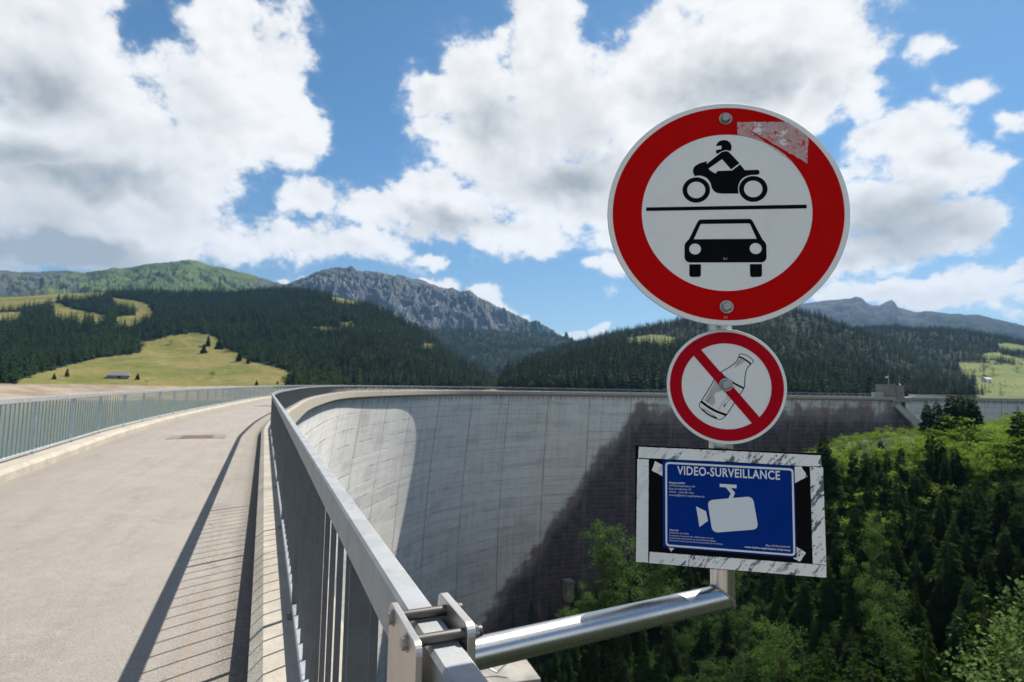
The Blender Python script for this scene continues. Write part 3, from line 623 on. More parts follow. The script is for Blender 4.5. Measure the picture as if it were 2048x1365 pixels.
ang = math.atan2(qd[1]-qc[1], qd[0]-qc[0]); hw = abs((qa[0]-qc[0])*-math.sin(ang)+(qa[1]-qc[1])*math.cos(ang))/2
da = np.array([math.cos(ang), math.sin(ang)]); dn = np.array([-da[1], da[0]]); l_ = ri*1.02
obj('red_ring', curve2d('red_ring', [circ(RB*.943, 128), circ(ri, 128)], .0005, .0003, P_RED2), sb)
obj('red_slash', curve2d('red_slash', [[tuple(-da*l_+dn*hw), tuple(da*l_+dn*hw), tuple(da*l_-dn*hw), tuple(-da*l_-dn*hw)]], .00045, .0003, P_RED2), sb)
signbolt(fB, 1452, 770, sb, .0105); saddle(sb, 0, 0)

# --- video surveillance board
cD = frame(np.array([.43, 1.147, EYE-.235]), 12, -2.5)
cc = on_plane(1461, 1021, cD[0], cD[3]); fD = (cc, cD[1], cD[2], cD[3])
sv = obj('surveillance_notice', None, label='rectangular blue notice with white camera on black board edged with scuffed white tape', cat='notice board', mw=fmat(fD))
def z4(L): return [loc(fD, 1240+x/2.528, 640+y/2.528) for x, y in L]
M_BOARD = paint('black_plastic_board', (.004, .004, .005), .35, .1)
obj('board', curve2d('board', [z4([(78, 633), (1023, 675), (1045, 1307), (76, 1228)])], -.006, .006, M_BOARD), sv)
def m_tape():
    m, g, b = mat('scuffed_white_tape', (.62, .61, .57), .45, 0, .15); tc = g.n('ShaderNodeTexCoord').outputs['Object']
    rot = g.n('ShaderNodeMapping', {'Vector': tc, 'Rotation': (0, 0, R(38))}).outputs[0]; rot = g.vm('MULTIPLY', rot, (4.0, 1., 1.))
    warpv = g.vm('ADD', rot, g.vm('SCALE', g.noise(tc, 25, 3, .6, out=1), scale=.06))
    n = g.noise(warpv, 20, 7, .72); x, y, z = g.sep(tc)
    reg = g.ss(g.noise(tc, 9, 3, .5), .34, .52); reg = g.m('MULTIPLY', reg, g.ss(x, -.15, -.10, .12, 1.)); reg = g.m('MAXIMUM', reg, g.ss(x, .125, .15))
    sc = g.m('MULTIPLY', g.ss(n, .515, .57), reg)
    c = g.mix(g.ss(g.noise(tc, 12, 5, .6), .4, .7, 0., .35), (.88, .86, .81), (.68, .62, .50)); c = g.mix(g.m('MULTIPLY', sc, .88), c, (.05, .05, .07))
    c = g.mix(g.ss(g.noise(tc, 120, 3, .6), .68, .73, 0., .8), c, (.05, .05, .05))
    g.L.new(c, b.inputs['Base Color']); bump(g, b, n, .0005, .5); return m
M_TAPE = m_tape()
for L in ([(95, 642), (560, 663), (1016, 686), (1020, 740), (958, 741), (560, 719), (92, 698)], [(88, 703), (145, 706), (142, 1228), (80, 1224)], [(960, 743), (1026, 746), (1043, 1240), (975, 1233)], [(150, 1173), (975, 1236), (1043, 1243), (1043, 1304), (147, 1230)]):
    obj('edge_tape', curve2d('edge_tape', [z4(jag(L, .8, 3))], .0002, .0003, M_TAPE), sv)
for L in ([(178, 714), (218, 737), (218, 792), (160, 762)], [(880, 742), (915, 741), (948, 792), (884, 826)], [(243, 1150), (278, 1152), (258, 1172)], [(890, 1145), (940, 1178), (910, 1222), (878, 1208)]):
    obj('corner_tape', curve2d('corner_tape', [z4(jag(L, 1., 5))], .0002, .0003, M_TAPE), sv)
ps = obj('poster', curve2d('poster', [z4([(215, 706), (882, 740), (893, 1203), (217, 1150)])], .0006, .0003, P_BLUE), sv)
def rquad(C4, r, n=6):
    out = []
    for i in range(4):
        p = np.array(C4[i]); a = np.array(C4[i-1]); b = np.array(C4[(i+1) % 4]); ua = (a-p)/np.linalg.norm(a-p); ub = (b-p)/np.linalg.norm(b-p)
        for k in range(n+1):
            t = k/n; out.append(tuple((p+ua*r)*(1-t)**2+p*2*t*(1-t)+(p+ub*r)*t*t))
    return out
ZT = .0010
obj('border_line', curve2d('border_line', [z4(rquad([(228, 718), (876, 752), (886, 1194), (230, 1144)], 20)), z4(rquad([(238, 728), (867, 762), (876, 1184), (239, 1135)], 14))], ZT, .0002, P_BPRINT), ps)
def z6p(x, y): return (1320+x/5.934, 900+y/5.934)
def z6(L): return [loc(fD, *z6p(x, y)) for x, y in L]
cm = [curve2d('c', [z6([(708, 403), (908, 415), (906, 457), (838, 450), (890, 510), (862, 576), (812, 577), (838, 517), (780, 445), (708, 441)])], ZT, .0002, P_BPRINT),
      curve2d('c', [z6(rquad([(560, 598), (1098, 551), (1168, 941), (622, 984)], 75, 8))], ZT+.0003, .0002, P_BPRINT), curve2d('c', [z6([(428, 670), (546, 730), (568, 843), (468, 915)])], ZT, .0002, P_BPRINT)]
obj('camera_pictogram', join_me('camera_pictogram', cm), ps)
tx = [text('VIDEO-SURVEILLANCE', fD, z6p(203, 290), z6p(1423, 354), ZT, P_BPRINT, .017, align_h=1.30)]
obj('title_lettering', tx[0], ps)
TL = [('Responsable:', (110, 398), (298, 405), .02), ('HYDRO Exploitation SA', (110, 432), (415, 446), 0), ("Rue d l'industrie 10", (110, 470), (367, 482), 0), ('CP315 – CH-1951 Sion', (110, 508), (400, 522), 0),
      ('privacy@hydro-exploitation.ch', (112, 543), (525, 566), 0), ('Objectifs:', (112, 958), (222, 965), .02), ('Prévention des délits,', (114, 990), (345, 1004), 0), ('Protection et sécurité des collaborateurs du site,', (114, 1021), (638, 1058), 0),
      ('Préservation des preuves en cas de besoins légaux,', (114, 1051), (665, 1090), 0), ('Exercice et assurance du droit de propriété de nos clients.', (114, 1080), (742, 1126), 0), ("Plus d'informations:", (1255, 1145), (1548, 1162), 0), ('www.hydro-exploitation.ch/privacy', (1003, 1160), (1548, 1203), .02)]
obj('small_lettering', join_me('small_lettering', [text(b_, fD, z6p(*p), z6p(*q), ZT, P_BPRINT, o_) for b_, p, q, o_ in TL]), ps)
saddle(sv, -.004, .06); saddle(sv, -.004, -.06)

# ------------------------------------------------------------------ water, ground
def m_water():
    m, g, b = mat('lake_water', (.022, .060, .055), .08, 0, .5); tc = g.n('ShaderNodeTexCoord').outputs['Object']
    n = g.noise(g.vm('MULTIPLY', tc, (1, 2., 1)), .55, 5, .6); g.L.new(g.mix(g.ss(g.noise(tc, .01, 4, .6), .3, .7), (.020, .056, .050), (.032, .078, .068)), b.inputs['Base Color'])
    bump(g, b, n, .35, .6); return m
WL = -14.
def poly_obj(name, P, z, m, kind):
    bm = bmesh.new(); vs_ = [bm.verts.new((x, y, z)) for x, y in P]; f = bm.faces.new(vs_); 
    if f.normal.z < 0: f.normal_flip()
    bmesh.ops.triangulate(bm, faces=[f]); bmesh.ops.recalc_face_normals(bm, faces=bm.faces)
    for f in bm.faces:
        if f.normal.z < 0: f.normal_flip()
    me = bpy.data.meshes.new(name); bm.to_mesh(me); bm.free(); me.materials.append(m); return obj(name, me, kind=kind)
D2 = np.array([(149, 214), (170, 243), (198, 262), (228, 262), (262, 250), (300, 226), (340, 190)], float)
left = [tuple(cpt(s, -7.0)[:2]) for s in np.arange(0, SMAX, 6)]
wp = [(3, -60)]+left+[(150, 222)]+[tuple(p+np.array([-2, 8])) for p in D2[1:]]+[(420, 150), (1600, 300), (1800, 2600), (-2600, 2600), (-2600, -500), (-30, -500)]
poly_obj('water', wp, WL, m_water(), 'structure')
M_SOIL = noisy('forest_floor', (.015, .022, .009), (.035, .045, .018), .05, .95)
mb = MB(); nn = 64; rr_ = [(.1, -135), (22000, -135)]
mesh_g = mesh('ground', [(r*math.sin(2*math.pi*i/nn), r*math.cos(2*math.pi*i/nn), z) for r, z in rr_ for i in range(nn)], [(i, (i+1) % nn, nn+(i+1) % nn, nn+i)[::-1] for i in range(nn)], [M_SOIL])
obj('ground', mesh_g, kind='structure')

# ------------------------------------------------------------------ hills and mountains
def pip(px, py, poly):
    inside = np.zeros(px.shape, bool); n = len(poly); j = n-1
    for i in range(n):
        xi, yi = poly[i]; xj, yj = poly[j]
        c = ((yi > py) != (yj > py)) & (px < (xj-xi)*(py-yi)/((yj-yi) if yj != yi else 1e-9)+xi); inside ^= c; j = i
    return inside
MEAD = {'C': [[(-400, 590), (0, 585), (60, 582), (150, 581), (216, 580), (210, 594), (150, 600), (116, 600), (112, 609), (85, 613), (50, 616), (20, 622), (-400, 626)],
              [(104, 610), (120, 609), (150, 617), (180, 625), (212, 631), (208, 650), (160, 646), (124, 645), (106, 630)], [(222, 594), (262, 599), (296, 609), (310, 632), (288, 637), (266, 624), (236, 614)],
              [(226, 634), (282, 630), (308, 640), (270, 653), (234, 652)], [(-200, 622), (45, 625), (50, 641), (-200, 640)], [(660, 574), (690, 580), (718, 588), (716, 608), (690, 611), (664, 602)], [(680, 646), (707, 645), (707, 658), (684, 658)], [(625, 655), (660, 652), (676, 660), (640, 664)], [(845, 690), (862, 688), (872, 700), (850, 702)],
              [(36, 790), (34, 762), (60, 752), (100, 742), (150, 728), (200, 716), (245, 712), (277, 706), (290, 692), (276, 686), (310, 682), (340, 671), (400, 669), (420, 672), (442, 681), (462, 702), (500, 721), (540, 733), (582, 745), (573, 765), (560, 790)],
              [(-700, 790), (-700, 770), (36, 766), (36, 790)]],
        'G': [], 'D': [[(1255, 674), (1290, 671), (1325, 670), (1350, 674), (1345, 694), (1300, 698), (1256, 700)]],
        'F': [[(1915, 726), (1960, 723), (2010, 728), (2300, 734), (2300, 800), (1955, 800), (1945, 778), (1962, 768), (1930, 756), (1925, 742)],
              [(1965, 709), (1990, 705), (2060, 720), (2300, 735), (2300, 740), (2040, 727), (1975, 722)], [(1995, 686), (2060, 692), (2300, 700), (2300, 714), (2060, 706), (2000, 701)]], 'C2': []}
def meadow_mask(key, X, Y, Z, wob=3.):
    px, py = proj_np(np.stack([X, Y, Z], -1).reshape(-1, 3)); px = px+fbm(X.ravel()/35, Y.ravel()/35, 3, 5)*wob*2.; py = py+fbm(X.ravel()/35, Y.ravel()/35, 3, 9)*wob
    m = np.zeros(px.shape, bool)
    for P in MEAD.get(key, []): m |= pip(px, py, P)
    return m.reshape(X.shape)
class Layer:
    def __init__(s, key, sky, rr, rf, zf=-16., pw=1.1, th=0., amp=20., nf=1/300., ridge=False, detail=0., back=.5):
        s.key = key; A = [azel(x, y-0) for x, y in sky]; s.a = np.array([q[0] for q in A]); s.e = np.array([math.tan(q[1]) for q in A]); s.px = np.array([p[0] for p in sky], float)
        s.rr = rr; s.rf = rf; s.zf = zf; s.pw = pw; s.th = th; s.amp = amp; s.nf = nf; s.ridge = ridge; s.detail = detail; s.back = back
    def rad(s, a, q):
        if np.isscalar(q): return np.full_like(a, q)
        return np.interp(a, [azel(x, 700)[0] for x, _ in q], [v for _, v in q])
    def H(s, a, r):
        R1 = s.rad(a, s.rr)*(1+.04*fbm(a*9, a*0+3., 3, 21)); R0 = s.rad(a, s.rf); zr = EYE+np.interp(a, s.a, s.e)*R1-s.th
        t = (r-R0)/(R1-R0); x = r*np.sin(a); y = r*np.cos(a)
        tc = np.clip(t, 0, 1); z = s.zf+(zr-s.zf)*np.where(tc > 0, tc, 1e-6)**s.pw
        z = z+s.amp*fbm(x*s.nf, y*s.nf, 5, 3, .5, s.ridge)*np.clip(4*tc*(1-tc), 0, 1)*np.clip(tc*3, 0, 1)
        z = np.where(t < 0, s.zf+t*R0*.35, z)
        z = np.where(t > 1, zr-(t-1)*(R1-R0)*s.back, z)
        if s.detail: z = z+s.detail*(fbm(x*s.nf*5, y*s.nf*5, 5, 11, .6, True)+.15)*np.clip(t*2-.5, 0, 1)*(.16+.84*np.clip((1-t)*5, 0, 1))
        return z, t, x, y
    def build(s, name, m, x0, x1, na, nr, tmax=1.3, label=None):
        a = np.linspace(azel(x0, 700)[0], azel(x1, 700)[0], na); R1 = s.rad(a, s.rr); R0 = s.rad(a, s.rf); k = np.linspace(-.12, tmax, nr)
        A, K = np.meshgrid(a, k, indexing='ij'); Rr = R0[:, None]+(R1-R0)[:, None]*K
        z, t, x, y = s.H(A.ravel(), Rr.ravel()); V = np.stack([x, y, z], -1)
        md = meadow_mask(s.key, x, y, z).astype(float)
        I = np.arange(na*nr).reshape(na, nr); F = np.stack([I[:-1, :-1], I[1:, :-1], I[1:, 1:], I[:-1, 1:]], -1).reshape(-1, 4)
        o = obj(name, mesh(name, V, F[:, ::-1].copy(), [m], smooth=True, attrs={'meadow': md, 'rise': np.clip(t, 0, 2)}), kind='structure')
        if o.data.polygons[len(F)//2].normal.z < 0: o.data.flip_normals()
        return o
    def scatter(s, rng, x0, x1, n, t0=.0, t1=1.04, keep_meadow=False):
        a = rng.uniform(azel(x0, 700)[0], azel(x1, 700)[0], n*2); R1 = s.rad(a, s.rr); R0 = s.rad(a, s.rf)
        ra = R0+(R1-R0)*t0; rb = R0+(R1-R0)*t1; r = np.sqrt(rng.uniform(0, 1, n*2)*(rb**2-ra**2)+ra**2)
        k = rng.uniform(0, 1, n*2) < (rb**2-ra**2)/(rb**2-ra**2).max(); a = a[k]; r = r[k]
        z, t, x, y = s.H(a, r); ok = (z > -3.5)
        if not keep_meadow: ok &= ~meadow_mask(s.key, x, y, z)
        return np.stack([x, y, z], -1)[ok][:n], t[ok][:n]
def m_land(name, forest=(.008, .014, .007), mead1=(.105, .115, .026), mead2=(.175, .148, .048), rock=None, fl=.02):
    m, g, b = mat(name, rough=.95, spec=.1); tc = g.n('ShaderNodeTexCoord').outputs['Object']; x, y, z = g.sep(tc)
    md = g.n('ShaderNodeAttribute', None, attribute_name='meadow').outputs['Fac']
    n = g.noise(tc, .012, 6, .62); f = g.noise(tc, .12, 5, .7); pth = g.noise(g.vm('MULTIPLY', tc, (1, 1, 6.)), .02, 4, .5)
    mc = g.mix(g.ss(n, .38, .62), mead1, mead2); mc = g.mix(g.ss(f, .48, .7, 0., .7), mc, (.055, .08, .018)); mc = g.mix(g.ss(g.noise(tc, .035, 5, .7), .56, .66, 0., .6), mc, (.20, .155, .075)); mc = g.mix(g.m('MULTIPLY', g.ss(g.m('ABSOLUTE', g.m('SUBTRACT', pth, .5)), .012, .0), .45), mc, (.23, .18, .10))
    fc = g.mix(g.ss(f, .3, .7), forest, tuple(v*1.7 for v in forest))
    c = g.mix(g.ss(md, .3, .7), fc, mc)
    sand = g.mix(g.ss(g.noise(g.vm('MULTIPLY', tc, (1, 1, 5.)), .05, 6, .65), .35, .65), (.20, .155, .11), (.29, .24, .185))
    zz = g.m('ADD', z, g.m('MULTIPLY', g.m('SUBTRACT', n, .5), 7.)); c = g.mix(g.ss(zz, -2.6, -3.8), c, sand)
    if rock: c = rock(g, tc, z, c)
    g.L.new(c, b.inputs['Base Color']); bump(g, b, f, 3., .5); return m
def rockA(g, tc, z, c):
    n = g.noise(tc, .0022, 8, .65); n2 = g.noise(g.vm('MULTIPLY', tc, (1, 1, .35)), .009, 8, .72); x, y, _ = g.sep(tc)
    gr = g.mix(g.ss(g.noise(tc, .006, 6, .7), .35, .65), (.035, .06, .014), (.085, .115, .028)); rk = g.mix(g.ss(n2, .35, .65), (.03, .032, .032), (.085, .085, .08))
    azm = g.m('ARCTAN2', x, y); green = g.m('MULTIPLY', g.ss(azm, -.70, -.62), g.ss(azm, -.40, -.47))
    k = g.ss(g.m('ADD', n2, g.m('MULTIPLY', green, -.16)), .40, .52); base = g.mix(k, gr, rk)
    dk = g.mix(g.ss(n, .45, .6), (.012, .020, .012), (.022, .030, .018)); return g.mix(g.m('MULTIPLY', g.ss(z, 520, 330), g.ss(g.noise(tc, .004, 6, .7), .3, .6)), base, dk)
def rockB(g, tc, z, c):
    n = g.noise(g.vm('MULTIPLY', tc, (1, 1, .22)), .007, 9, .75); n2 = g.noise(tc, .0035, 8, .7); x, y, _ = g.sep(tc)
    lay = g.noise(g.vm('ADD', g.vm('MULTIPLY', tc, (.12, .12, 1.)), g.comb(0., 0., g.m('MULTIPLY', x, .35))), .02, 6, .7)
    rk = g.mix(g.ss(n, .36, .66), (.035, .036, .042), (.155, .15, .145)); rk = g.mix(g.ss(lay, .5, .66, 0., .45), rk, (.06, .06, .062))
    gl = g.m('MULTIPLY', g.ss(n2, .50, .60), g.ss(z, 420, 760)); rk = g.mix(g.m('MULTIPLY', gl, .6), rk, (.055, .075, .028))
    azm = g.m('ARCTAN2', x, y); right = g.ss(g.m('ADD', azm, g.m('MULTIPLY', g.m('SUBTRACT', n2, .5), .15)), -.03, .03); rk = g.mix(right, rk, (.03, .045, .022))
    wood = g.ss(g.m('ADD', z, g.m('MULTIPLY', g.m('SUBTRACT', n2, .5), 420.)), 430, 330); return g.mix(wood, rk, (.010, .018, .010))
def rockE(g, tc, z, c):
    n2 = g.noise(tc, .002, 8, .7); base = g.mix(g.ss(n2, .4, .6), (.004, .008, .008), (.010, .018, .012)); rk = g.mix(g.ss(g.noise(g.vm('MULTIPLY', tc, (1, 1, .3)), .004, 8, .7), .4, .6), (.012, .016, .022), (.045, .05, .056))
    x, y, _ = g.sep(tc); azm = g.m('ARCTAN2', x, y); k = g.m('MULTIPLY', g.ss(azm, .66, .61), g.ss(g.m('ADD', z, g.m('MULTIPLY', g.m('SUBTRACT', n2, .5), 500.)), 560, 760)); return g.mix(k, base, rk)
LAY = {}
LAY['A'] = Layer('A', [(-900, 560), (-400, 535), (-50, 540), (0, 541), (40, 547), (80, 545), (130, 543), (165, 546), (200, 541), (235, 536), (265, 536), (285, 530), (300, 529), (340, 525), (380, 521), (398, 525), (420, 531), (450, 537), (480, 546), (510, 552), (540, 562), (580, 575), (640, 600), (720, 640)], 4600, 2400, -16, 1.15, 0, 60, 1/500., True, 60)
LAY['B'] = Layer('B', [(480, 600), (560, 572), (600, 560), (622, 551), (650, 541), (672, 535), (690, 539), (702, 535), (712, 541), (740, 544), (770, 548), (800, 553), (836, 561), (870, 571), (893, 580), (905, 578), (920, 585), (938, 583), (955, 594), (985, 610), (1000, 617), (1040, 636), (1060, 645), (1080, 648), (1100, 660), (1125, 674), (1145, 682), (1200, 695)], 5200, 3300, -16, 1.25, 0, 120, 1/420., True, 110)
LAY['E'] = Layer('E', [(1500, 625), (1560, 610), (1610, 607), (1640, 603), (1670, 600), (1700, 598), (1712, 594), (1724, 597), (1735, 607), (1745, 611), (1758, 612), (1770, 605), (1784, 600), (1790, 606), (1795, 614), (1830, 625), (1850, 622), (1900, 628), (1960, 631), (2000, 640), (2048, 652), (2100, 668), (2400, 680), (2900, 640)], 7200, 3600, -16, 1.1, 0, 90, 1/600., True, 40)
LAY['C2'] = Layer('C2', [(640, 640), (750, 648), (860, 652), (950, 654), (1010, 658), (1060, 662), (1110, 668), (1140, 677), (1180, 686), (1260, 700)], 3000, 1700, -16, 1.2, 14, 50, 1/250.)
LAY['F'] = Layer('F', [(1480, 640), (1650, 655), (1700, 651), (1767, 646), (1794, 645), (1821, 650), (1874, 650), (1928, 652), (1968, 660), (2008, 667), (2048, 677), (2150, 695), (2400, 690), (3000, 640)], 2500, 900, -16, 1.0, 14, 30, 1/260.)
LAY['D'] = Layer('D', [(1040, 720), (1090, 697), (1128, 682), (1175, 671), (1214, 657), (1273, 645), (1312, 638), (1350, 630), (1420, 613), (1500, 600), (1560, 603), (1600, 612), (1634, 621), (1671, 637), (1714, 651), (1754, 664), (1800, 682), (1900, 722), (2048, 770), (2200, 800)], 1600, 700, -16, 1.0, 16, 25, 1/200.)
LAY['C'] = Layer('C', [(-900, 590), (-400, 580), (-50, 578), (0, 581), (50, 580), (100, 576), (200, 572), (240, 574), (300, 573), (360, 577), (400, 576), (450, 580), (500, 573), (560, 568), (600, 569), (650, 578), (690, 585), (720, 592), (760, 606), (800, 628), (850, 653), (900, 690), (950, 722), (985, 747), (1010, 766), (1060, 790), (1120, 800)], [(-900, 1900), (300, 1800), (600, 1700), (800, 1350), (1000, 950)], [(-900, 420), (0, 440), (150, 500), (600, 520), (1000, 560)], -16, 1.22, 17, 22, 1/170.)
LAY['G'] = Layer('G', [(930, 800), (983, 770), (1019, 735), (1058, 720), (1116, 704), (1175, 689), (1253, 674), (1340, 681), (1440, 690), (1559, 704), (1607, 710), (1660, 718), (1741, 734), (1794, 746), (1901, 759), (1941, 763), (1979, 784), (2048, 805), (2200, 810)], 850, 500, -16, .95, 17, 10, 1/110.)
M_LAND = m_land('hill_land'); M_LANDR = m_land('far_hill_land', mead1=(.095, .13, .035), mead2=(.135, .15, .045))
LAY['A'].build('mountain', m_land('green_mountain_land', rock=rockA), -900, 740, 640, 150)
LAY['B'].build('rocky_mountain', m_land('grey_rock_mountain', rock=rockB), 480, 1220, 720, 220)
LAY['E'].build('distant_mountain', m_land('distant_mountain_land', rock=rockE), 1480, 2900, 520, 120)
LAY['C2'].build('forest_hill', M_LAND, 640, 1270, 200, 70); LAY['F'].build('forest_hill', M_LANDR, 1480, 2900, 420, 110)
LAY['D'].build('forest_hill', M_LANDR, 1040, 2200, 420, 80); LAY['C'].build('forest_hill', M_LAND, -900, 1100, 760, 260); LAY['G'].build('forest_hill', M_LAND, 930, 2200, 360, 60)

# ------------------------------------------------------------------ trees
def m_leaf(name, c1, c2, c3, sc=.35, trans=.0, objrand=.25):
    m, g, b = mat(name, c1, .8, 0, .06); tc = g.n('ShaderNodeTexCoord').outputs['Object']; ri = g.n('ShaderNodeObjectInfo').outputs['Random']
    n = g.noise(tc, sc, 4, .6); isl = g.n('ShaderNodeNewGeometry').outputs['Random Per Island']
    ps_ = g.n('ShaderNodeNewGeometry').outputs['Position']; big = g.noise(ps_, .006 if 'far' in name else .05, 4, .6)
    c = g.mix(g.ss(n, .35, .65), c1, c2); c = g.mix(g.ss(big, .47, .68, 0., .75), c, c3); c = g.mix(g.ss(big, .45, .30, 0., .6), c, tuple(v*.45 for v in c1)); c = g.mix(g.m('MULTIPLY', isl, .5), c, c3); c = g.mix(g.m('MULTIPLY', ri, objrand*2), c, c2)
    g.L.new(c, b.inputs['Base Color'])
    if trans:
        tr = g.n('ShaderNodeBsdfTranslucent', {'Color': g.mix(.4, c, (.12, .20, .02))}); mx = g.n('ShaderNodeMixShader', {0: trans, 1: b.outputs[0], 2: tr.outputs[0]})
        out = [n_ for n_ in m.node_tree.nodes if n_.type == 'OUTPUT_MATERIAL'][0]; g.L.new(mx.outputs[0], out.inputs[0])
    return m
M_NEED = m_leaf('spruce_needles', (.0035, .011, .003), (.009, .025, .005), (.030, .062, .011), .5, .22, .2); M_BARK = noisy('bark', (.05, .038, .028), (.11, .085, .065), 3, .9)
M_LEAF = m_leaf('broad_leaves', (.010, .028, .006), (.026, .060, .009), (.065, .12, .018), .5, .30, .3); M_LEAFB = m_leaf('bright_leaves', (.10, .19, .014), (.18, .29, .024), (.25, .33, .03), .4, .35, .3)
M_NEEDF = m_leaf('far_needles', (.006, .016, .006), (.013, .030, .009), (.030, .052, .015), .08, 0, .35); M_LEAFF = m_leaf('far_leaves', (.025, .055, .011), (.045, .085, .016), (.065, .11, .02), .1, .15, .4)
def conifer_crown(seed, wh=26, nb=10, rmax=.20, lod=0, m=None):      # unit height
    rg = random.Random(seed); V = []; F = []
    for w in range(wh):
        wv = rg.uniform(.72, 1.16) if lod == 0 else 1.; t = w/(wh-1); z = .07+.92*t**.92; rad = rmax*((1-t)**.82*.97+.02)*(1 if t > .06 else .8)*wv; n = max(4, int(nb*(1-.45*t)))
        a0 = rg.random()*6.28
        for k in range(n):
            a = a0+6.283*k/n+rg.uniform(-.25, .25); r = rad*rg.uniform(.62, 1.18); zz = z+rg.uniform(-.012, .012); dr = r*rg.uniform(.25, .55); wd = r*rg.uniform(.26, .42)
            ca, sa = math.cos(a), math.sin(a); b = len(V)
            if lod == 0:
                # a drooping branch: central rib of three stations with ragged side sprays
                st = [(0.06, 0), (.40, -.30), (.75, -.75), (1., -.82)]
                for q, dd in st: V.append((ca*r*q, sa*r*q, zz+dr*dd*.9+.006))
                for j, (q0, q1, ww) in enumerate(((.15, .5, .75), (.4, .8, 1.), (.62, .98, .8))):
                    for sgn in (-1, 1):
                        c0 = len(V); d0 = dr*(-.15-.8*q0); d1 = dr*(-.15-.85*q1)
                        V.append((ca*r*q0, sa*r*q0, zz+d0)); V.append((ca*r*q1, sa*r*q1, zz+d1))
                        k2 = rg.uniform(.7, 1.2)*ww; V.append((ca*r*q1*.98-sa*wd*sgn*k2, sa*r*q1*.98+ca*wd*sgn*k2, zz+d1-dr*rg.uniform(.15, .55))); F.append((c0, c0+1, c0+2))
                        V.append((ca*r*(q0+q1)*.5-sa*wd*sgn*k2*.5, sa*r*(q0+q1)*.5+ca*wd*sgn*k2*.5, zz+(d0+d1)/2-dr*rg.uniform(.5, .9))); F.append((c0, c0+2, c0+3))
                F.append((b, b+1, b+2)); V.append((ca*r*.8, sa*r*.8, zz-dr*1.4)); F.append((b+1, b+3, len(V)-1))
            else:
                V += [(0, 0, zz+.05), (ca*r-sa*wd, sa*r+ca*wd, zz-dr*.8), (ca*r*1.1, sa*r*1.1, zz-dr*.6), (ca*r+sa*wd, sa*r-ca*wd, zz-dr*.8)]; F += [(b, b+1, b+2), (b, b+2, b+3)]
    return mesh('crown', V, F, [m or M_NEED])
def trunk_me(h=.5, r=.014, m=None, top=.9): mb = MB(); mb.tube((0, 0, -.03), (0, 0, top), r, r*.2, n=7, caps=False); return mb.mesh('trunk', [m or M_BARK])
def leafy_crown(seed, clumps=46, per=55, leaf=.022, rx=.30, rz=.36, zc=.60, m=None, lod=0):
    rg = random.Random(seed); V = []; F = []
    lobes = [(rg.gauss(0, .5)*rx, rg.gauss(0, .5)*rx, zc+rg.gauss(0, .45)*rz, rg.uniform(.45, .75)) for _ in range(7)]
    for c in range(clumps):
        L = lobes[c % 7]; u = rg.uniform(-1, 1); a = rg.random()*6.283; s = math.sqrt(1-u*u); k = rg.uniform(.75, 1.05)
        cx_, cy_, cz_ = L[0]+rx*L[3]*s*math.cos(a)*k, L[1]+rx*L[3]*s*math.sin(a)*k, L[2]+rz*L[3]*u*k; cr = rg.uniform(.05, .10)
        for i in range(per):
            p = np.array([rg.gauss(0, .5), rg.gauss(0, .5), rg.gauss(0, .38)])*cr+np.array([cx_, cy_, cz_]); 
            if p[2] < .08: continue
            d = np.array([rg.gauss(0, 1), rg.gauss(0, 1), rg.gauss(0, .6)]); d /= np.linalg.norm(d)+1e-6; e = np.cross(d, (rg.gauss(0, .4), rg.gauss(0, .4), 1)); e /= np.linalg.norm(e)+1e-6
            l = leaf*rg.uniform(.7, 1.3); b = len(V); V += [p, p+d*l*.5+e*l*.33, p+d*l, p+d*l*.5-e*l*.33]; F.append((b, b+1, b+2, b+3))
    return mesh('crown', V, F, [m or M_LEAF])
def limb_trunk(seed, top=.62):
    rg = random.Random(seed); mb = MB(); mb.tube((0, 0, -.03), (0, 0, top), .018, .008, n=7, caps=False)
    for i in range(6):
        a = rg.random()*6.28; z = rg.uniform(.22, top); mb.tube((0, 0, z), (math.cos(a)*.20, math.sin(a)*.20, z+rg.uniform(.10, .22)), .008, .003, n=5, caps=False)
    return mb.mesh('trunk', [M_BARK])
CON = [conifer_crown(i, 25+i, 11, .20+.025*(i % 3)) for i in range(5)]; CTR = trunk_me()
DEC = [leafy_crown(10+i) for i in range(4)]; DECB = [leafy_crown(30+i, 40, 60, .03, .42, .40, .45, M_LEAFB) for i in range(4)]; DTR = [limb_trunk(i) for i in range(2)]
def tree(name, label, p, h, crown, trunk, group=None, cat='tree', wide=1., rz=None, tilt=0.):
    o = bpy.data.objects.new(name, None); C.objects.link(o); o.empty_display_size = .5; o.location = p; o.scale = (h*wide, h*wide, h); o.rotation_euler = (tilt, 0, rz if rz is not None else TR.random()*6.28)
    o['label'] = label; o['category'] = cat
    if group: o['group'] = group
    for n_, me in (('crown', crown), ('trunk', trunk)):
        c = bpy.data.objects.new(n_, me); C.objects.link(c); c.parent = o
    return o
TR = random.Random(77)

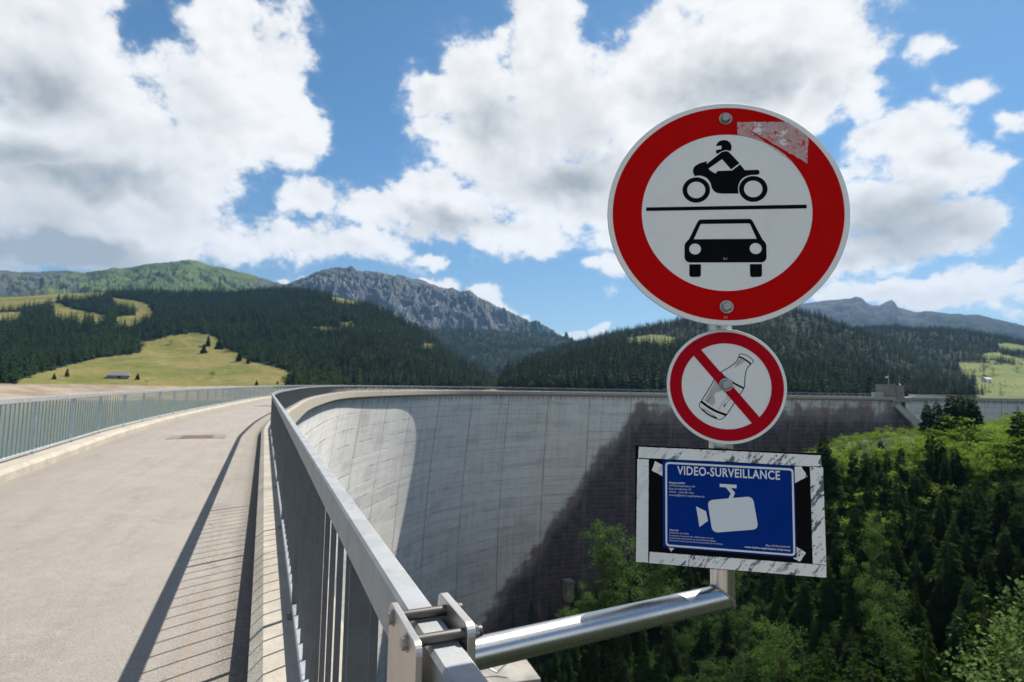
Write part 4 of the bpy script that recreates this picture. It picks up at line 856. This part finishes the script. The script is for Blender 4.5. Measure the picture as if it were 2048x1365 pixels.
# far woods: one object per wooded hillside, instanced spruces and broadleaf trees
FAR = [('far_spruce', [conifer_crown(50, 9, 8, .17, 1, M_NEEDF)]), ('far_spruce', [conifer_crown(51, 10, 7, .13, 1, M_NEEDF)]), ('far_spruce', [conifer_crown(52, 8, 8, .20, 1, M_NEEDF)]),
       ('far_broadleaf', [leafy_crown(60, 24, 12, .07, .34, .34, .52, M_LEAFF)]), ('far_broadleaf', [leafy_crown(61, 24, 12, .07, .38, .30, .48, M_LEAFF)])]
FAROB = [bpy.data.objects.new(n_, m_[0]) for n_, m_ in FAR]
def gn_group(FAROB):
    ng = bpy.data.node_groups.new('scatter_trees', 'GeometryNodeTree'); ng.interface.new_socket('Geometry', in_out='INPUT', socket_type='NodeSocketGeometry'); ng.interface.new_socket('Geometry', in_out='OUTPUT', socket_type='NodeSocketGeometry')
    N = ng.nodes; L = ng.links; gi = N.new('NodeGroupInput'); go = N.new('NodeGroupOutput'); ip = N.new('GeometryNodeInstanceOnPoints'); jg = N.new('GeometryNodeJoinGeometry')
    for ob in reversed(FAROB):
        oi = N.new('GeometryNodeObjectInfo'); oi.inputs['Object'].default_value = ob; oi.inputs['As Instance'].default_value = True; L.new(oi.outputs['Geometry'], jg.inputs[0])
    L.new(gi.outputs[0], ip.inputs['Points']); L.new(jg.outputs[0], ip.inputs['Instance']); ip.inputs['Pick Instance'].default_value = True
    def at(nm, ty):
        a = N.new('GeometryNodeInputNamedAttribute'); a.data_type = ty; a.inputs['Name'].default_value = nm; return [o for o in a.outputs if o.enabled and o.name == 'Attribute'][0]
    L.new(at('pick', 'INT'), ip.inputs['Instance Index']); L.new(at('size', 'FLOAT_VECTOR'), ip.inputs['Scale'])
    cb = N.new('ShaderNodeCombineXYZ'); L.new(at('turn', 'FLOAT'), cb.inputs[2]); L.new(cb.outputs[0], ip.inputs['Rotation']); L.new(ip.outputs[0], go.inputs[0]); return ng
NG = gn_group(FAROB)
NEAROB = [bpy.data.objects.new('valley_spruce', m_) for m_ in CON[:3]]; NG2 = gn_group(NEAROB)
def far_wood(name, P, hts, pick, rng, grp=None):
    me = bpy.data.meshes.new(name); me.vertices.add(len(P)); me.vertices.foreach_set('co', P.astype(np.float32).ravel())
    a = me.attributes.new('pick', 'INT', 'POINT'); a.data.foreach_set('value', pick.astype(np.int32)); a = me.attributes.new('turn', 'FLOAT', 'POINT'); a.data.foreach_set('value', rng.uniform(0, 6.28, len(P)).astype(np.float32))
    w = hts*rng.uniform(.85, 1.25, len(P)); a = me.attributes.new('size', 'FLOAT_VECTOR', 'POINT'); a.data.foreach_set('vector', np.stack([w, w, hts], -1).astype(np.float32).ravel())
    o = obj(name, me, kind='stuff'); md = o.modifiers.new('scatter', 'NODES'); md.node_group = grp or NG; return o
rng = np.random.default_rng(5)
def wood(key, x0, x1, n, hm, dec=.12, decfoot=.5, t0=0., t1=1.05):
    P, t = LAY[key].scatter(rng, x0, x1, n, t0, t1); k = rng.uniform(0, 1, len(P)); pd = np.where(t < .10, decfoot, dec)
    clump = fbm(P[:, 0]/60, P[:, 1]/60, 3, 31); pd = pd*(1+clump*2.5); isd = k < pd
    h = hm*rng.uniform(.55, 1.3, len(P))*(1+.25*fbm(P[:, 0]/90, P[:, 1]/90, 2, 61)); h = np.where(isd, h*.62, h); pick = np.where(isd, 3+rng.integers(0, 2, len(P)), rng.integers(0, 3, len(P)))
    P = P.copy(); P[:, 2] -= .4; far_wood('far_wood', P, h, pick, rng); return len(P)
print('woods', wood('C', -500, 1090, 24000, 19, .15, .45), wood('G', 940, 2150, 6500, 20, .08, .75), wood('D', 1060, 2100, 9000, 17, .14, .2, .15), wood('C2', 720, 1250, 9000, 20, .05, .05, .25), wood('F', 1540, 2300, 12000, 16, .14, .2, .05))

# ------------------------------------------------------------------ valley below the dam
SKYL = np.array([(900, 1330), (1100, 1290), (1150, 1235), (1180, 1180), (1240, 1110), (1300, 1080), (1400, 1010), (1500, 950), (1600, 905), (1640, 885), (1700, 868), (1800, 858), (1900, 850), (1960, 838), (2048, 822), (2300, 800)], float)
def cap_z(X, Y, dpx):      # how high the far bank may rise: its top edge runs down from the crest towards the dam foot
    Ys = np.maximum(Y, 1.); px = np.clip(CX+FPX*X/Ys, 0, 4000); return EYE-(np.interp(px, SKYL[:, 0], SKYL[:, 1])+dpx-(773.3+.0177*(px-1024)))*Ys/FPX
def valley_h(X, Y):
    pl = -13+.56*(X-117)+.05*(Y-130)
    z = np.minimum(pl+7*np.exp(-((X-80)/35.)**2), -11+.02*(X-117))
    z = z+6*fbm(X/38., Y/38., 4, 41)
    gul = np.exp(-((X-.78*Y-6)/11.)**2)*9*np.clip((140-Y)/60., 0, 1); z = z-gul          # gully running towards the viewer
    near = -25-.75*np.maximum(0, np.hypot(X-46, Y-18)-24)+2*fbm(X/12., Y/12., 3, 44)       # spur of the near bank
    z = np.maximum(z, near); z = np.minimum(z, cap_z(X, Y, 14)); z = np.maximum(z, -88+3*fbm(X/25., Y/25., 3, 47))
    return z
def side_of_dam(X, Y):      # >0 on the valley side (roughly): signed offset from the crest
    s = np.interp(np.arctan2(X, Y), [-1], [0])
    d2 = (X[..., None]-Q_[::8, 0])**2+(Y[..., None]-Q_[::8, 1])**2; i = d2.argmin(-1); q = Q_[::8][i]; h = H_[::8][i]
    return (X-q[..., 0])*np.cos(h)-(Y-q[..., 1])*np.sin(h), i*4.
gx = np.arange(-44, 420, 3.); gy = np.arange(-120, 262, 3.); GX, GY = np.meshgrid(gx, gy, indexing='ij'); GZ = valley_h(GX, GY)
off, sA = side_of_dam(GX, GY)
d2l = np.interp(GX, D2[:, 0], D2[:, 1]); beyond = (GX > 146) & (GY > d2l-1); up_ = ((off < -6) & (GX < 150)) | beyond
GZ = np.where(up_, -60, GZ)
I = np.arange(GX.size).reshape(GX.shape); F = np.stack([I[:-1, :-1], I[1:, :-1], I[1:, 1:], I[:-1, 1:]], -1).reshape(-1, 4)
M_VAL = noisy('valley_undergrowth', (.004, .008, .003), (.018, .034, .007), .12, .95, bd=.3, bs=1.)
obj('valley_slope', mesh('valley_slope', np.stack([GX, GY, GZ], -1).reshape(-1, 3), F, [M_VAL], smooth=True), kind='structure')

# second dam further right
dm2 = obj('second_arch_dam', None, label='plain grey dam wall behind the spruces at the right end of the crest', cat='dam')
dd = np.r_[0, np.cumsum(np.linalg.norm(np.diff(D2, axis=0), axis=1))]; ss2 = np.arange(0, dd[-1], 2.); X2 = np.interp(ss2, dd, D2[:, 0]); Y2 = np.interp(ss2, dd, D2[:, 1])
kk = np.exp(-.5*(np.arange(-8, 9)/4.)**2); kk /= kk.sum(); X2 = np.convolve(np.pad(X2, 8, mode='reflect', reflect_type='odd'), kk, 'valid'); Y2 = np.convolve(np.pad(Y2, 8, mode='reflect', reflect_type='odd'), kk, 'valid')
h2 = np.arctan2(np.gradient(X2), np.gradient(Y2))
def sweep2(prof, name, m):
    V = []; F = []; UV = []; n = len(prof); L = np.r_[0, np.cumsum([math.dist(prof[i], prof[i+1]) for i in range(n-1)])]
    for i in range(len(ss2)):
        for j, (o, z) in enumerate(prof): V.append((X2[i]+math.cos(h2[i])*o, Y2[i]-math.sin(h2[i])*o, z)); UV.append((ss2[i], L[j]))
    for i in range(len(ss2)-1):
        for j in range(n): F.append((i*n+j, i*n+(j+1) % n, (i+1)*n+(j+1) % n, (i+1)*n+j))
    return mesh(name, V, F, [m], uv=UV)
obj('wall', sweep2([(-1., -1), (-1.4, -6), (-3.5, -30), (-5, -60), (-14, -60), (-7, -20), (-5, -1)], 'wall', M_WALL2), dm2)
obj('crest_slab', sweep2([(.3, .2), (.3, -.9), (-5., -.9), (-5., .2)], 'crest_slab', M_KERB), dm2)
rl2 = obj('crest_railing', None, label='distant railing along the top of the second grey dam', cat='railing')
obj('handrail', sweep2([(.03, 1.33), (.03, 1.22), (-.03, 1.22), (-.03, 1.33)], 'handrail', M_GALV), rl2)
obj('bottom_rail', sweep2([(.03, .3), (.03, .24), (-.03, .24), (-.03, .3)], 'bottom_rail', M_GALV), rl2)
mb = MB()
for i in range(0, len(ss2)-1):
    for q in range(8):
        x = X2[i]+(X2[i+1]-X2[i])*q/8; y = Y2[i]+(Y2[i+1]-Y2[i])*q/8; t_ = np.array([math.sin(h2[i]), math.cos(h2[i]), 0]); n_ = np.array([math.cos(h2[i]), -math.sin(h2[i]), 0]); mb.box((x, y, .77), (t_*.01, n_*.02, (0, 0, .5)))
obj('baluster', mb.mesh('baluster', [M_GALV]), rl2, kind='stuff')

# abutment at the end of the first dam: sloping concrete edge and the service house on the crest
Te, Ne = cdir(SMAX); E0 = cpt(SMAX)
ab = obj('abutment_block', None, label='sloping pale concrete edge running down from the right end of the dam', cat='abutment')
mb = MB(); a0 = E0+Te*1.+Ne*-1.2; dd_ = Te*.74*1.0+np.array([0, 0, -.67]); dd_ /= np.linalg.norm(dd_); L = 34.
up_n = np.cross(Ne, dd_); up_n = up_n if up_n[2] > 0 else -up_n
mb.box(a0+np.array([0, 0, -1.6])+dd_*L/2-up_n*1.2+Ne*-1.7, (dd_*L/2, Ne*3.3, up_n*1.15))
obj('sloping_slab', mb.mesh('sloping_slab', [noisy('pale_weathered_concrete', (.30, .28, .25), (.46, .43, .38), .5, .9)], bevel=.1), ab)
mb = MB()
for k in range(44):
    mb.box(a0+np.array([0, 0, -1.6])+dd_*(k*.75+.4)+up_n*.12+Ne*.9, (Te*.28, Ne*.9, np.array([0, 0, .14])))
obj('stair_flight', mb.mesh('stair_flight', [M_CONC]), ab)
mb = MB(); mb.box(E0+Te*2-Ne*2.4+np.array([0, 0, -.75]), (Te*3.6, Ne*2.6, np.array([0, 0, .9]))); obj('end_block', mb.mesh('end_block', [M_ROCKC], bevel=.05), ab)
sh = obj('service_house', None, label='small flat-roofed concrete house on the crest at the far right end of the dam', cat='house')
hc = E0+Te*0.-Ne*2.6+np.array([0, 0, 0]); mb = MB(); mb.box(hc+Te*-1.7+np.array([0, 0, 2.45]), (Te*2.4, Ne*2.0, np.array([0, 0, 2.3]))); mb.box(hc+Te*2.3+np.array([0, 0, 2.25]), (Te*1.6, Ne*2.3, np.array([0, 0, 2.1])))
M_HOUSE = noisy('house_concrete', (.20, .175, .15), (.30, .26, .22), .9, .9, bd=.02, bs=4); obj('wall', mb.mesh('wall', [M_HOUSE], bevel=.02), sh)
mb = MB(); mb.box(hc+Te*-1.7+np.array([0, 0, 4.83]), (Te*2.6, Ne*2.2, np.array([0, 0, .08]))); mb.box(hc+Te*2.3+np.array([0, 0, 4.43]), (Te*1.75, Ne*2.45, np.array([0, 0, .08]))); obj('roof', mb.mesh('roof', [noisy('roof_sheet', (.24, .24, .24), (.34, .34, .34), 2, .6)]), sh)
mb = MB(); mb.box(hc+Te*2.3+Ne*2.31+np.array([0, 0, 1.35]), (Te*.5, Ne*.03, np.array([0, 0, 1.05]))); obj('door', mb.mesh('door', [noisy('door_paint', (.16, .15, .14), (.2, .19, .17), 3, .6)]), sh)
mb = MB(); mb.box(hc+Te*-6.3+Ne*1.4+np.array([0, 0, .95]), (Te*1.7, Ne*.9, np.array([0, 0, .85]))); mb.box(hc+Te*-6.3+Ne*1.4+np.array([0, 0, 1.83]), (Te*1.85, Ne*1.05, np.array([0, 0, .06])))
o_ = obj('equipment_box', mb.mesh('equipment_box', [noisy('light_concrete', (.42, .40, .37), (.52, .50, .46), 2, .85)], bevel=.03), label='low pale grey cabinet beside the service house on the crest', cat='cabinet')
ms = obj('antenna_mast', None, label='thin mast with a small white panel above the service house', cat='mast')
mb = MB(); mb.tube(hc+Te*-.4+np.array([0, 0, 4.9]), hc+Te*-.4+np.array([0, 0, 9.2]), .05, .04, n=8); obj('pole', mb.mesh('pole', [M_GALV]), ms)
mb = MB(); mb.box(hc+Te*-1.1+Ne*.1+np.array([0, 0, 7.6]), (Te*.65, Ne*.04, np.array([0, 0, .28]))); obj('panel', mb.mesh('panel', [P_WHITE2]), ms)
mb = MB(); mb.tube(hc+Te*3.+Ne*1.+np.array([0, 0, 4.5]), hc+Te*3.+Ne*1.+np.array([0, 0, 8.]), .03, .02, n=6); obj('whip_antenna', mb.mesh('whip_antenna', [M_GALV]), label='short whip aerial standing on the lower roof of the service house', cat='antenna')
mb = MB(); mb.tube(hc+Te*2.9+Ne*1.5+np.array([0, 0, 4.5]), hc+Te*2.9+Ne*1.5+np.array([0, 0, 5.0]), .28, .28, n=14); mb.tube(hc+Te*2.9+Ne*1.5+np.array([0, 0, 5.0]), hc+Te*2.9+Ne*1.5+np.array([0, 0, 5.12]), .36, .2, n=14)
obj('roof_vent', mb.mesh('roof_vent', [noisy('blue_grey_metal', (.30, .38, .48), (.4, .48, .58), 3, .4, .4)]), label='round bluish vent on the roof of the service house', cat='vent')

# small concrete gatehouse at the foot of the dam, and the buttress beside the camera
def wall_pt(s, D): return cpt(s, -.40-cant(D), -1.0-D)
gp = wall_pt(226, 63); T_, N_ = cdir(222); gh = obj('gate_chamber', None, label='small concrete chamber at the foot of the dark dam wall, half behind bushes', cat='hut')
mb = MB(); mb.box(gp+N_*2.2+np.array([0, 0, -1.5]), (T_*1.3, N_*1.6, np.array([0, 0, 3.]))); obj('wall', mb.mesh('wall', [M_CONC], bevel=.05), gh)
mb = MB(); mb.box(gp+N_*2.2+np.array([0, 0, 1.95]), (T_*1.6, N_*1.9, np.array([0, 0, .18]))); obj('roof_slab', mb.mesh('roof_slab', [M_ROCKC], bevel=.03), gh)
bt = obj('concrete_buttress', None, label='weathered concrete pier under the railing, right below the sign arm', cat='pier')
p0 = on_z(1030, 1362, EYE-9.); mb = MB(); mb.box(p0+np.array([-.62, 1.2, -12.3]), ((.92, .25, 0), (-.5, 1.5, 0), (0, 0, 12.4))); obj('shaft', mb.mesh('shaft', [M_ROCKC], bevel=.04), bt)
mb = MB(); q = p0+np.array([-.55, .1, .2]); mb.tube(q+np.array([-.55, 0, .25]), q+np.array([.0, 0, -.02]), .03); mb.tube(q, q+np.array([.55, .2, .42]), .03); obj('steel_bracket', mb.mesh('steel_bracket', [M_GALV]), bt)

# ------------------------------------------------------------------ things on the road
def ground_quad(name, pts, h, m, label, cat):
    P = [on_z(x, y, .02) for x, y in pts]; P = [np.array([p[0], p[1], .012]) for p in P]
    c = sum(P)/4; o = obj(name, None, label=label, cat=cat, mw=Matrix.Translation(c)); return o, [p-c for p in P]
M_IRON = noisy('rusty_cast_iron', (.075, .045, .042), (.13, .085, .078), 8, .8); M_PATCH = noisy('asphalt_patch', (.15, .13, .115), (.21, .19, .17), 20, .95)
for (cx_, cy_, w_, l_, lab) in ((395, 874.5, .42, .55, 'dark rusty access cover in the pale road, the nearer one'), (533, 812.5, .42, .6, 'access cover in the road close to the bend, the farther one')):
    p = on_z(cx_, cy_, .025); s = s_of(p) if cy_ > 830 else 45.; T, N = cdir(12.); o = obj('access_cover', None, label=lab, cat='access cover', mw=Matrix.Translation(p))
    mb = MB(); mb.box((0, 0, .0), (T*l_, N*w_, (0, 0, .012))); obj('cover_plate', mb.mesh('cover_plate', [M_IRON]), o)
    mb = MB()
    for sg_ in (-1, 1): mb.box(N*sg_*(w_+.17)+np.array([0, 0, -.001]), (T*l_*1.05, N*.165, (0, 0, .010)))
    obj('patch_frame', mb.mesh('patch_frame', [M_PATCH]), o)

# ------------------------------------------------------------------ meadow: hut, single trees, bushes
def hit(key, x, y):          # where the view direction of (x, y) meets a hill
    L = LAY[key]; d = ray(x, y); a = math.atan2(d[0], d[1]); te = d[2]/math.hypot(d[0], d[1]); r = np.linspace(300, 2600, 2400); z, t, X, Y = L.H(np.full_like(r, a), r)
    zz = EYE+te*r; i = int(np.argmax(z > zz)) if (z > zz).any() else len(r)-1; return np.array([X[i], Y[i], z[i]]), r[i]
p, r_ = hit('C', 237, 757); hut = obj('alpine_hut', None, label='small grey shingled barn alone in the middle of the yellow meadow', cat='hut', mw=Matrix.Translation(p)@Matrix.Rotation(R(28), 4, 'Z')@Matrix.Scale(r_/760., 4))
mb = MB(); mb.box((0, 0, 1.3), ((10, 0, 0), (0, 5, 0), (0, 0, 2.2))); obj('wall', mb.mesh('wall', [noisy('grey_boards', (.16, .14, .12), (.26, .24, .22), 1, .9)]), hut)
V = [(-11, -6.2, 2.9), (11, -6.2, 2.9), (11, 6.2, 2.9), (-11, 6.2, 2.9), (-7.5, 0, 6.6), (8.5, 0, 6.6)]; obj('roof', mesh('roof', V, [(0, 1, 5, 4), (1, 2, 5), (2, 3, 4, 5), (3, 0, 4), (0, 3, 2, 1)], [noisy('roof_shingles', (.09, .09, .10), (.15, .15, .165), 2, .7)]), hut)
mb = MB(); mb.box((1, -5.05, 1.2), ((1.3, 0, 0), (0, .1, 0), (0, 0, 1.6))); obj('door', mb.mesh('door', [M_DARK]), hut)
HG = 'spruces standing alone on the meadow'
for (x, yb, yt, k, lab) in ((416, 692, 672, 0, 'taller spruce of the pair high on the meadow, left of its neighbour'), (407, 707, 688, 1, 'lower bushy spruce just below the pair high on the meadow'), (438, 699, 676, 2, 'slim spruce right of the pair high on the meadow'), (478, 723, 703, 3, 'spruce at the wood edge where the meadow narrows'), (496, 728, 716, 4, 'small spruce below the wood edge on the right of the meadow'),
                            (134, 754, 739, 0, 'round dark spruce left of the hut on the meadow'), (108, 759, 748, 1, 'smallest spruce left of the hut, lower on the meadow'), (275, 760, 748, 2, 'little dark spruce just right of the hut'), (513, 771, 760, 3, 'small spruce low on the meadow by the railing'), (555, 769, 762, 4, 'tiny spruce at the lower right tip of the meadow'),
                            (588, 772, 738, 1, 'large dark spruce at the right edge of the meadow, above the bend of the railing')):
    p, r_ = hit('C', x, yb); h = (yb-yt)*r_/FPX*.98; tree('spruce', lab, p, h, CON[k], CTR, HG, wide=1.5)
for (x, yb, yt, lab) in ((424, 757, 744, 'lone round tree casting a shadow on the right half of the meadow'), (293, 769, 762, 'low shrub on the meadow, below and right of the hut'), (341, 690, 682, 'small round bush at the top of the meadow'), (602, 774, 762, 'light green bush at the foot of the dark spruce by the bend')):
    p, r_ = hit('C', x, yb); tree('broadleaf_tree', lab, p, (yb-yt)*r_/FPX*1.1, DEC[1], DTR[0], 'small round trees on the meadow', wide=1.3)
for (x, yb, yt, k, lab) in ((1948, 752, 738, 0, 'left dark tree of the clump in the right-hand meadow'), (1968, 750, 731, 1, 'tallest dark tree of the clump in the right-hand meadow'), (1988, 748, 738, 2, 'right small tree of the clump in the right-hand meadow'), (2035, 744, 735, 3, 'dark wide tree at the right rim of the upper green meadow'), (2009, 776, 770, 4, 'small lone bush in the lowest right-hand meadow')):
    p, r_ = hit('F', x, yb); tree('broadleaf_tree', lab, p, (yb-yt)*r_/FPX, DEC[k % 4], DTR[0], 'trees in the right-hand meadow', wide=1.6)
p, r_ = hit('F', 1973, 764); fh = obj('farmhouse', None, label='tiny pale farmhouse beside the dark wood in the right-hand meadow', cat='house', mw=Matrix.Translation(p)@Matrix.Rotation(R(15), 4, 'Z'))
mb = MB(); mb.box((0, 0, 2), ((6, 0, 0), (0, 4, 0), (0, 0, 2.2))); obj('wall', mb.mesh('wall', [P_WHITE2]), fh); obj('roof', mesh('roof', [(-7, -5, 4), (7, -5, 4), (7, 5, 4), (-7, 5, 4), (-7, 0, 7.5), (7, 0, 7.5)], [(0, 1, 5, 4), (2, 3, 4, 5), (0, 4, 3), (1, 2, 5), (0, 3, 2, 1)], [noisy('pale_roof', (.4, .38, .36), (.5, .48, .46), 1, .7)]), fh)

# ------------------------------------------------------------------ forest on the slope below the dam
rg = np.random.default_rng(11)
def ok_place(x, y):
    o, s = side_of_dam(np.array([x]), np.array([y])); return o[0] > 9
def vz(x, y): return float(valley_h(np.array([x]), np.array([y]))[0])
pts = []
tries = 0
while len(pts) < 900 and tries < 90000:
    tries += 1; a = rg.uniform(math.atan(.03), math.atan(1.05)); r = math.sqrt(rg.uniform(38**2, 235**2)); x, y = r*math.sin(a), r*math.cos(a)
    if x > 235 or y < 22 or y > 203 or (x > 135 and y > 185): continue
    md = 2.6+r*.009
    if any((x-q[0])**2+(y-q[1])**2 < md*md for q in pts): continue
    if not ok_place(x, y): continue
    if x > 146 and y > np.interp(x, D2[:, 0], D2[:, 1])-14: continue
    pts.append((x, y, r))
con = []; dec = []
for x, y, r in pts:
    z = vz(x, y); top = z > -23; cl = float(fbm(np.array([x/26.]), np.array([y/26.]), 3, 71)[0])
    py_ = proj_np(np.array([[x, y, z+4.]]))[1][0]-np.interp(CX+FPX*x/y, SKYL[:, 0], SKYL[:, 1]); edge = x/y > .50 and r > 85; top = bool(edge and py_ < 150)
    if (edge and ((py_ < 85 and cl > -.9) or (py_ < 160 and cl > -.18) or (py_ < 260 and cl > .18))) or (cl > .48 and r > 95): dec.append((x, y, z, r, top))
    else: con.append((x, y, z, r))
con.sort(key=lambda q: q[3]); print('valley trees', len(con), len(dec))
for i, (x, y, z, r) in enumerate(con[:290]):
    h = rg.uniform(9, 16.5) if z < -22 else rg.uniform(6, 9)
    h = float(np.clip(h, 3., max(3.5, float(cap_z(np.array(x), np.array(y), 0))-z+rg.uniform(-1, 1.5))))
    o, s = side_of_dam(np.array([x]), np.array([y]))
    lab = 'dark spruce on the wooded slope below the right end of the dam' if x > 60 else 'dark spruce low in the valley under the sign arm'
    tree('spruce', lab, (x, y, z), h, CON[i % 5], CTR, 'spruces on the slope above the valley' if x > 60 else 'spruces in the valley bottom', wide=rg.uniform(.8, 1.45), tilt=rg.uniform(-.04, .04))
if len(con) > 290:
    q = np.array([(a, b, c) for a, b, c, _ in con[290:]]); far_wood('slope_wood', q, np.clip([float(cap_z(np.array(a), np.array(b), 0))-c for a, b, c in q], 4, 14)*rg.uniform(.8, 1.05, len(q)), rg.integers(0, 3, len(q)), rg, NG2)
for i, (x, y, z, r, top) in enumerate(dec):
    h = rg.uniform(5, 8.5) if top else rg.uniform(7, 11)
    h = float(np.clip(h, 2.5, max(3., float(cap_z(np.array(x), np.array(y), 0))-z+rg.uniform(-.6, .8))))
    tree('broadleaf_tree', 'bright green leafy tree along the top of the slope by the dam' if top else 'leafy green tree among the dark spruces of the valley slope', (x, y, z-.6), h, (DECB if top else DEC)[i % 4], DTR[i % 2], 'bright leafy trees on top of the slope' if top else 'leafy trees among the spruces', wide=rg.uniform(1.0, 1.4))
for i in range(84):      # shrubs closing the rim of the far bank
    px = 1600+i*6.2+rg.uniform(-6, 6); k = (px-CX)/FPX; y = rg.uniform(118, 178); x = k*y
    if not ok_place(x, y) or (x > 140 and y > 168): continue
    z = vz(x, y); h = float(cap_z(np.array(x), np.array(y), rg.uniform(-5, 9)))-z
    if h > 1.2: tree('broadleaf_tree', 'bright green leafy tree along the top of the slope by the dam', (x, y, z-.8), min(h+.8, 9.), DECB[i % 4], DTR[i % 2], 'bright leafy trees on top of the slope', wide=rg.uniform(1.3, 1.9))
# single trees one can point to
def at_px(x, y, r):   # a point at horizontal distance r in the direction of (x, y)
    d = ray(x, y); k = r/math.hypot(d[0], d[1]); return EYEV+d*k
def stand(name, lab, xt, yt, r, h, crown, trunk, grp=None, wide=1.2):
    p = at_px(xt, yt, r); z = p[2]-h; return tree(name, lab, (p[0], p[1], z), h, crown, trunk, grp, wide=wide)
GS = 'tall spruces standing up in front of the second dam'
for (x, y, r, h, k, lab) in ((1852, 797, 196, 12, 0, 'small spruce left of the tall group in front of the second dam'), (1872, 795, 198, 13, 1, 'second small spruce left of the tall group by the second dam'), (1902, 773, 190, 17, 2, 'leftmost tall dark spruce of the group before the second dam'), (1917, 777, 192, 17, 3, 'middle tall dark spruce of the group before the second dam'), (1932, 780, 188, 16, 4, 'third tall dark spruce of the group before the second dam'), (1946, 785, 189, 15, 0, 'rightmost dark spruce of the tall group before the second dam'), (2034, 808, 165, 14, 1, 'spruce at the right picture edge below the crest')):
    stand('spruce', lab, x, y, r, h, CON[k], CTR, GS, 1.35)
stand('spruce', 'slim spruce standing before the dark dam wall right of the notice', 1646, 853, 150, 15, CON[2], CTR, None, 1.1)
stand('spruce', 'small spruce tip between the small round sign and the notice', 1534, 884, 160, 12, CON[0], CTR, None, 1.1); stand('spruce', 'small spruce tip just above the top right of the notice', 1565, 880, 162, 12, CON[1], CTR, None, 1.1)
M_LEAFM = m_leaf('mid_green_leaves', (.024, .062, .012), (.052, .112, .019), (.105, .175, .032), .5, .30, .3)
DECM = [leafy_crown(70+i, 60, 70, .022, .30, .40, .56, M_LEAFM) for i in range(3)]
for (x, y, r, h, w, k, lab) in ((1243, 1052, 140, 24, .85, 0, 'tall leafy tree against the dark dam wall, left of the notice'), (1205, 1105, 138, 18, .9, 1, 'leafy tree just left of and below the tall one by the dam wall'), (1180, 1165, 140, 13, 1.0, 2, 'leafy bush in front of the gate chamber at the foot of the dam'),
                                (1135, 1212, 146, 10, 1.0, 0, 'lowest bush left of the gate chamber at the dam foot'), (1290, 1105, 132, 16, 1.0, 1, 'leafy tree half hidden behind the lower left corner of the notice'), (1345, 1150, 126, 14, 1.0, 2, 'leafy tree below the notice, above the sign arm'), (1560, 1235, 92, 13, .9, 0, 'round leafy tree standing among spruces right of the sign arm end'),
                                (1745, 1050, 118, 13, .8, 1, 'leafy tree lit by the sun in the middle of the slope right of the notice'), (1765, 1130, 104, 12, .8, 2, 'second sunlit leafy tree lower on the slope right of the notice'), (1790, 1230, 88, 10, .9, 0, 'third sunlit leafy tree, lowest in the row right of the notice')):
    stand('broadleaf_tree', lab, x, y, r, h, DECM[k], DTR[k % 2], None, w)
BIG = leafy_crown(90, 130, 130, .017, .34, .36, .60, m_leaf('large_pale_leaves', (.05, .095, .025), (.09, .15, .04), (.15, .21, .07), 2., .25, .1)); 
stand('broadleaf_tree', 'nearest leafy tree with big pale leaves in the bottom right corner', 2235, 1175, 24, 12, BIG, limb_trunk(5), None, .74)

# ------------------------------------------------------------------ air
def haze():
    m = bpy.data.materials.new('haze_air'); m.use_nodes = True; t = m.node_tree; t.nodes.clear(); g = G(t)
    v = g.n('ShaderNodeVolumePrincipled', {'Color': (.27, .57, 1., 1), 'Density': HAZE, 'Anisotropy': .0}); g.L.new(v.outputs[0], g.n('ShaderNodeOutputMaterial').inputs['Volume'])
    zt = 1300.; mb = MB(); mb.box((0, 3000, (zt-137)/2), ((9000, 0, 0), (0, 9000, 0), (0, 0, (zt+137)/2))); o = obj('haze', mb.mesh('haze', [m]), kind='stuff'); return o
HAZE = 3.8e-5
haze()
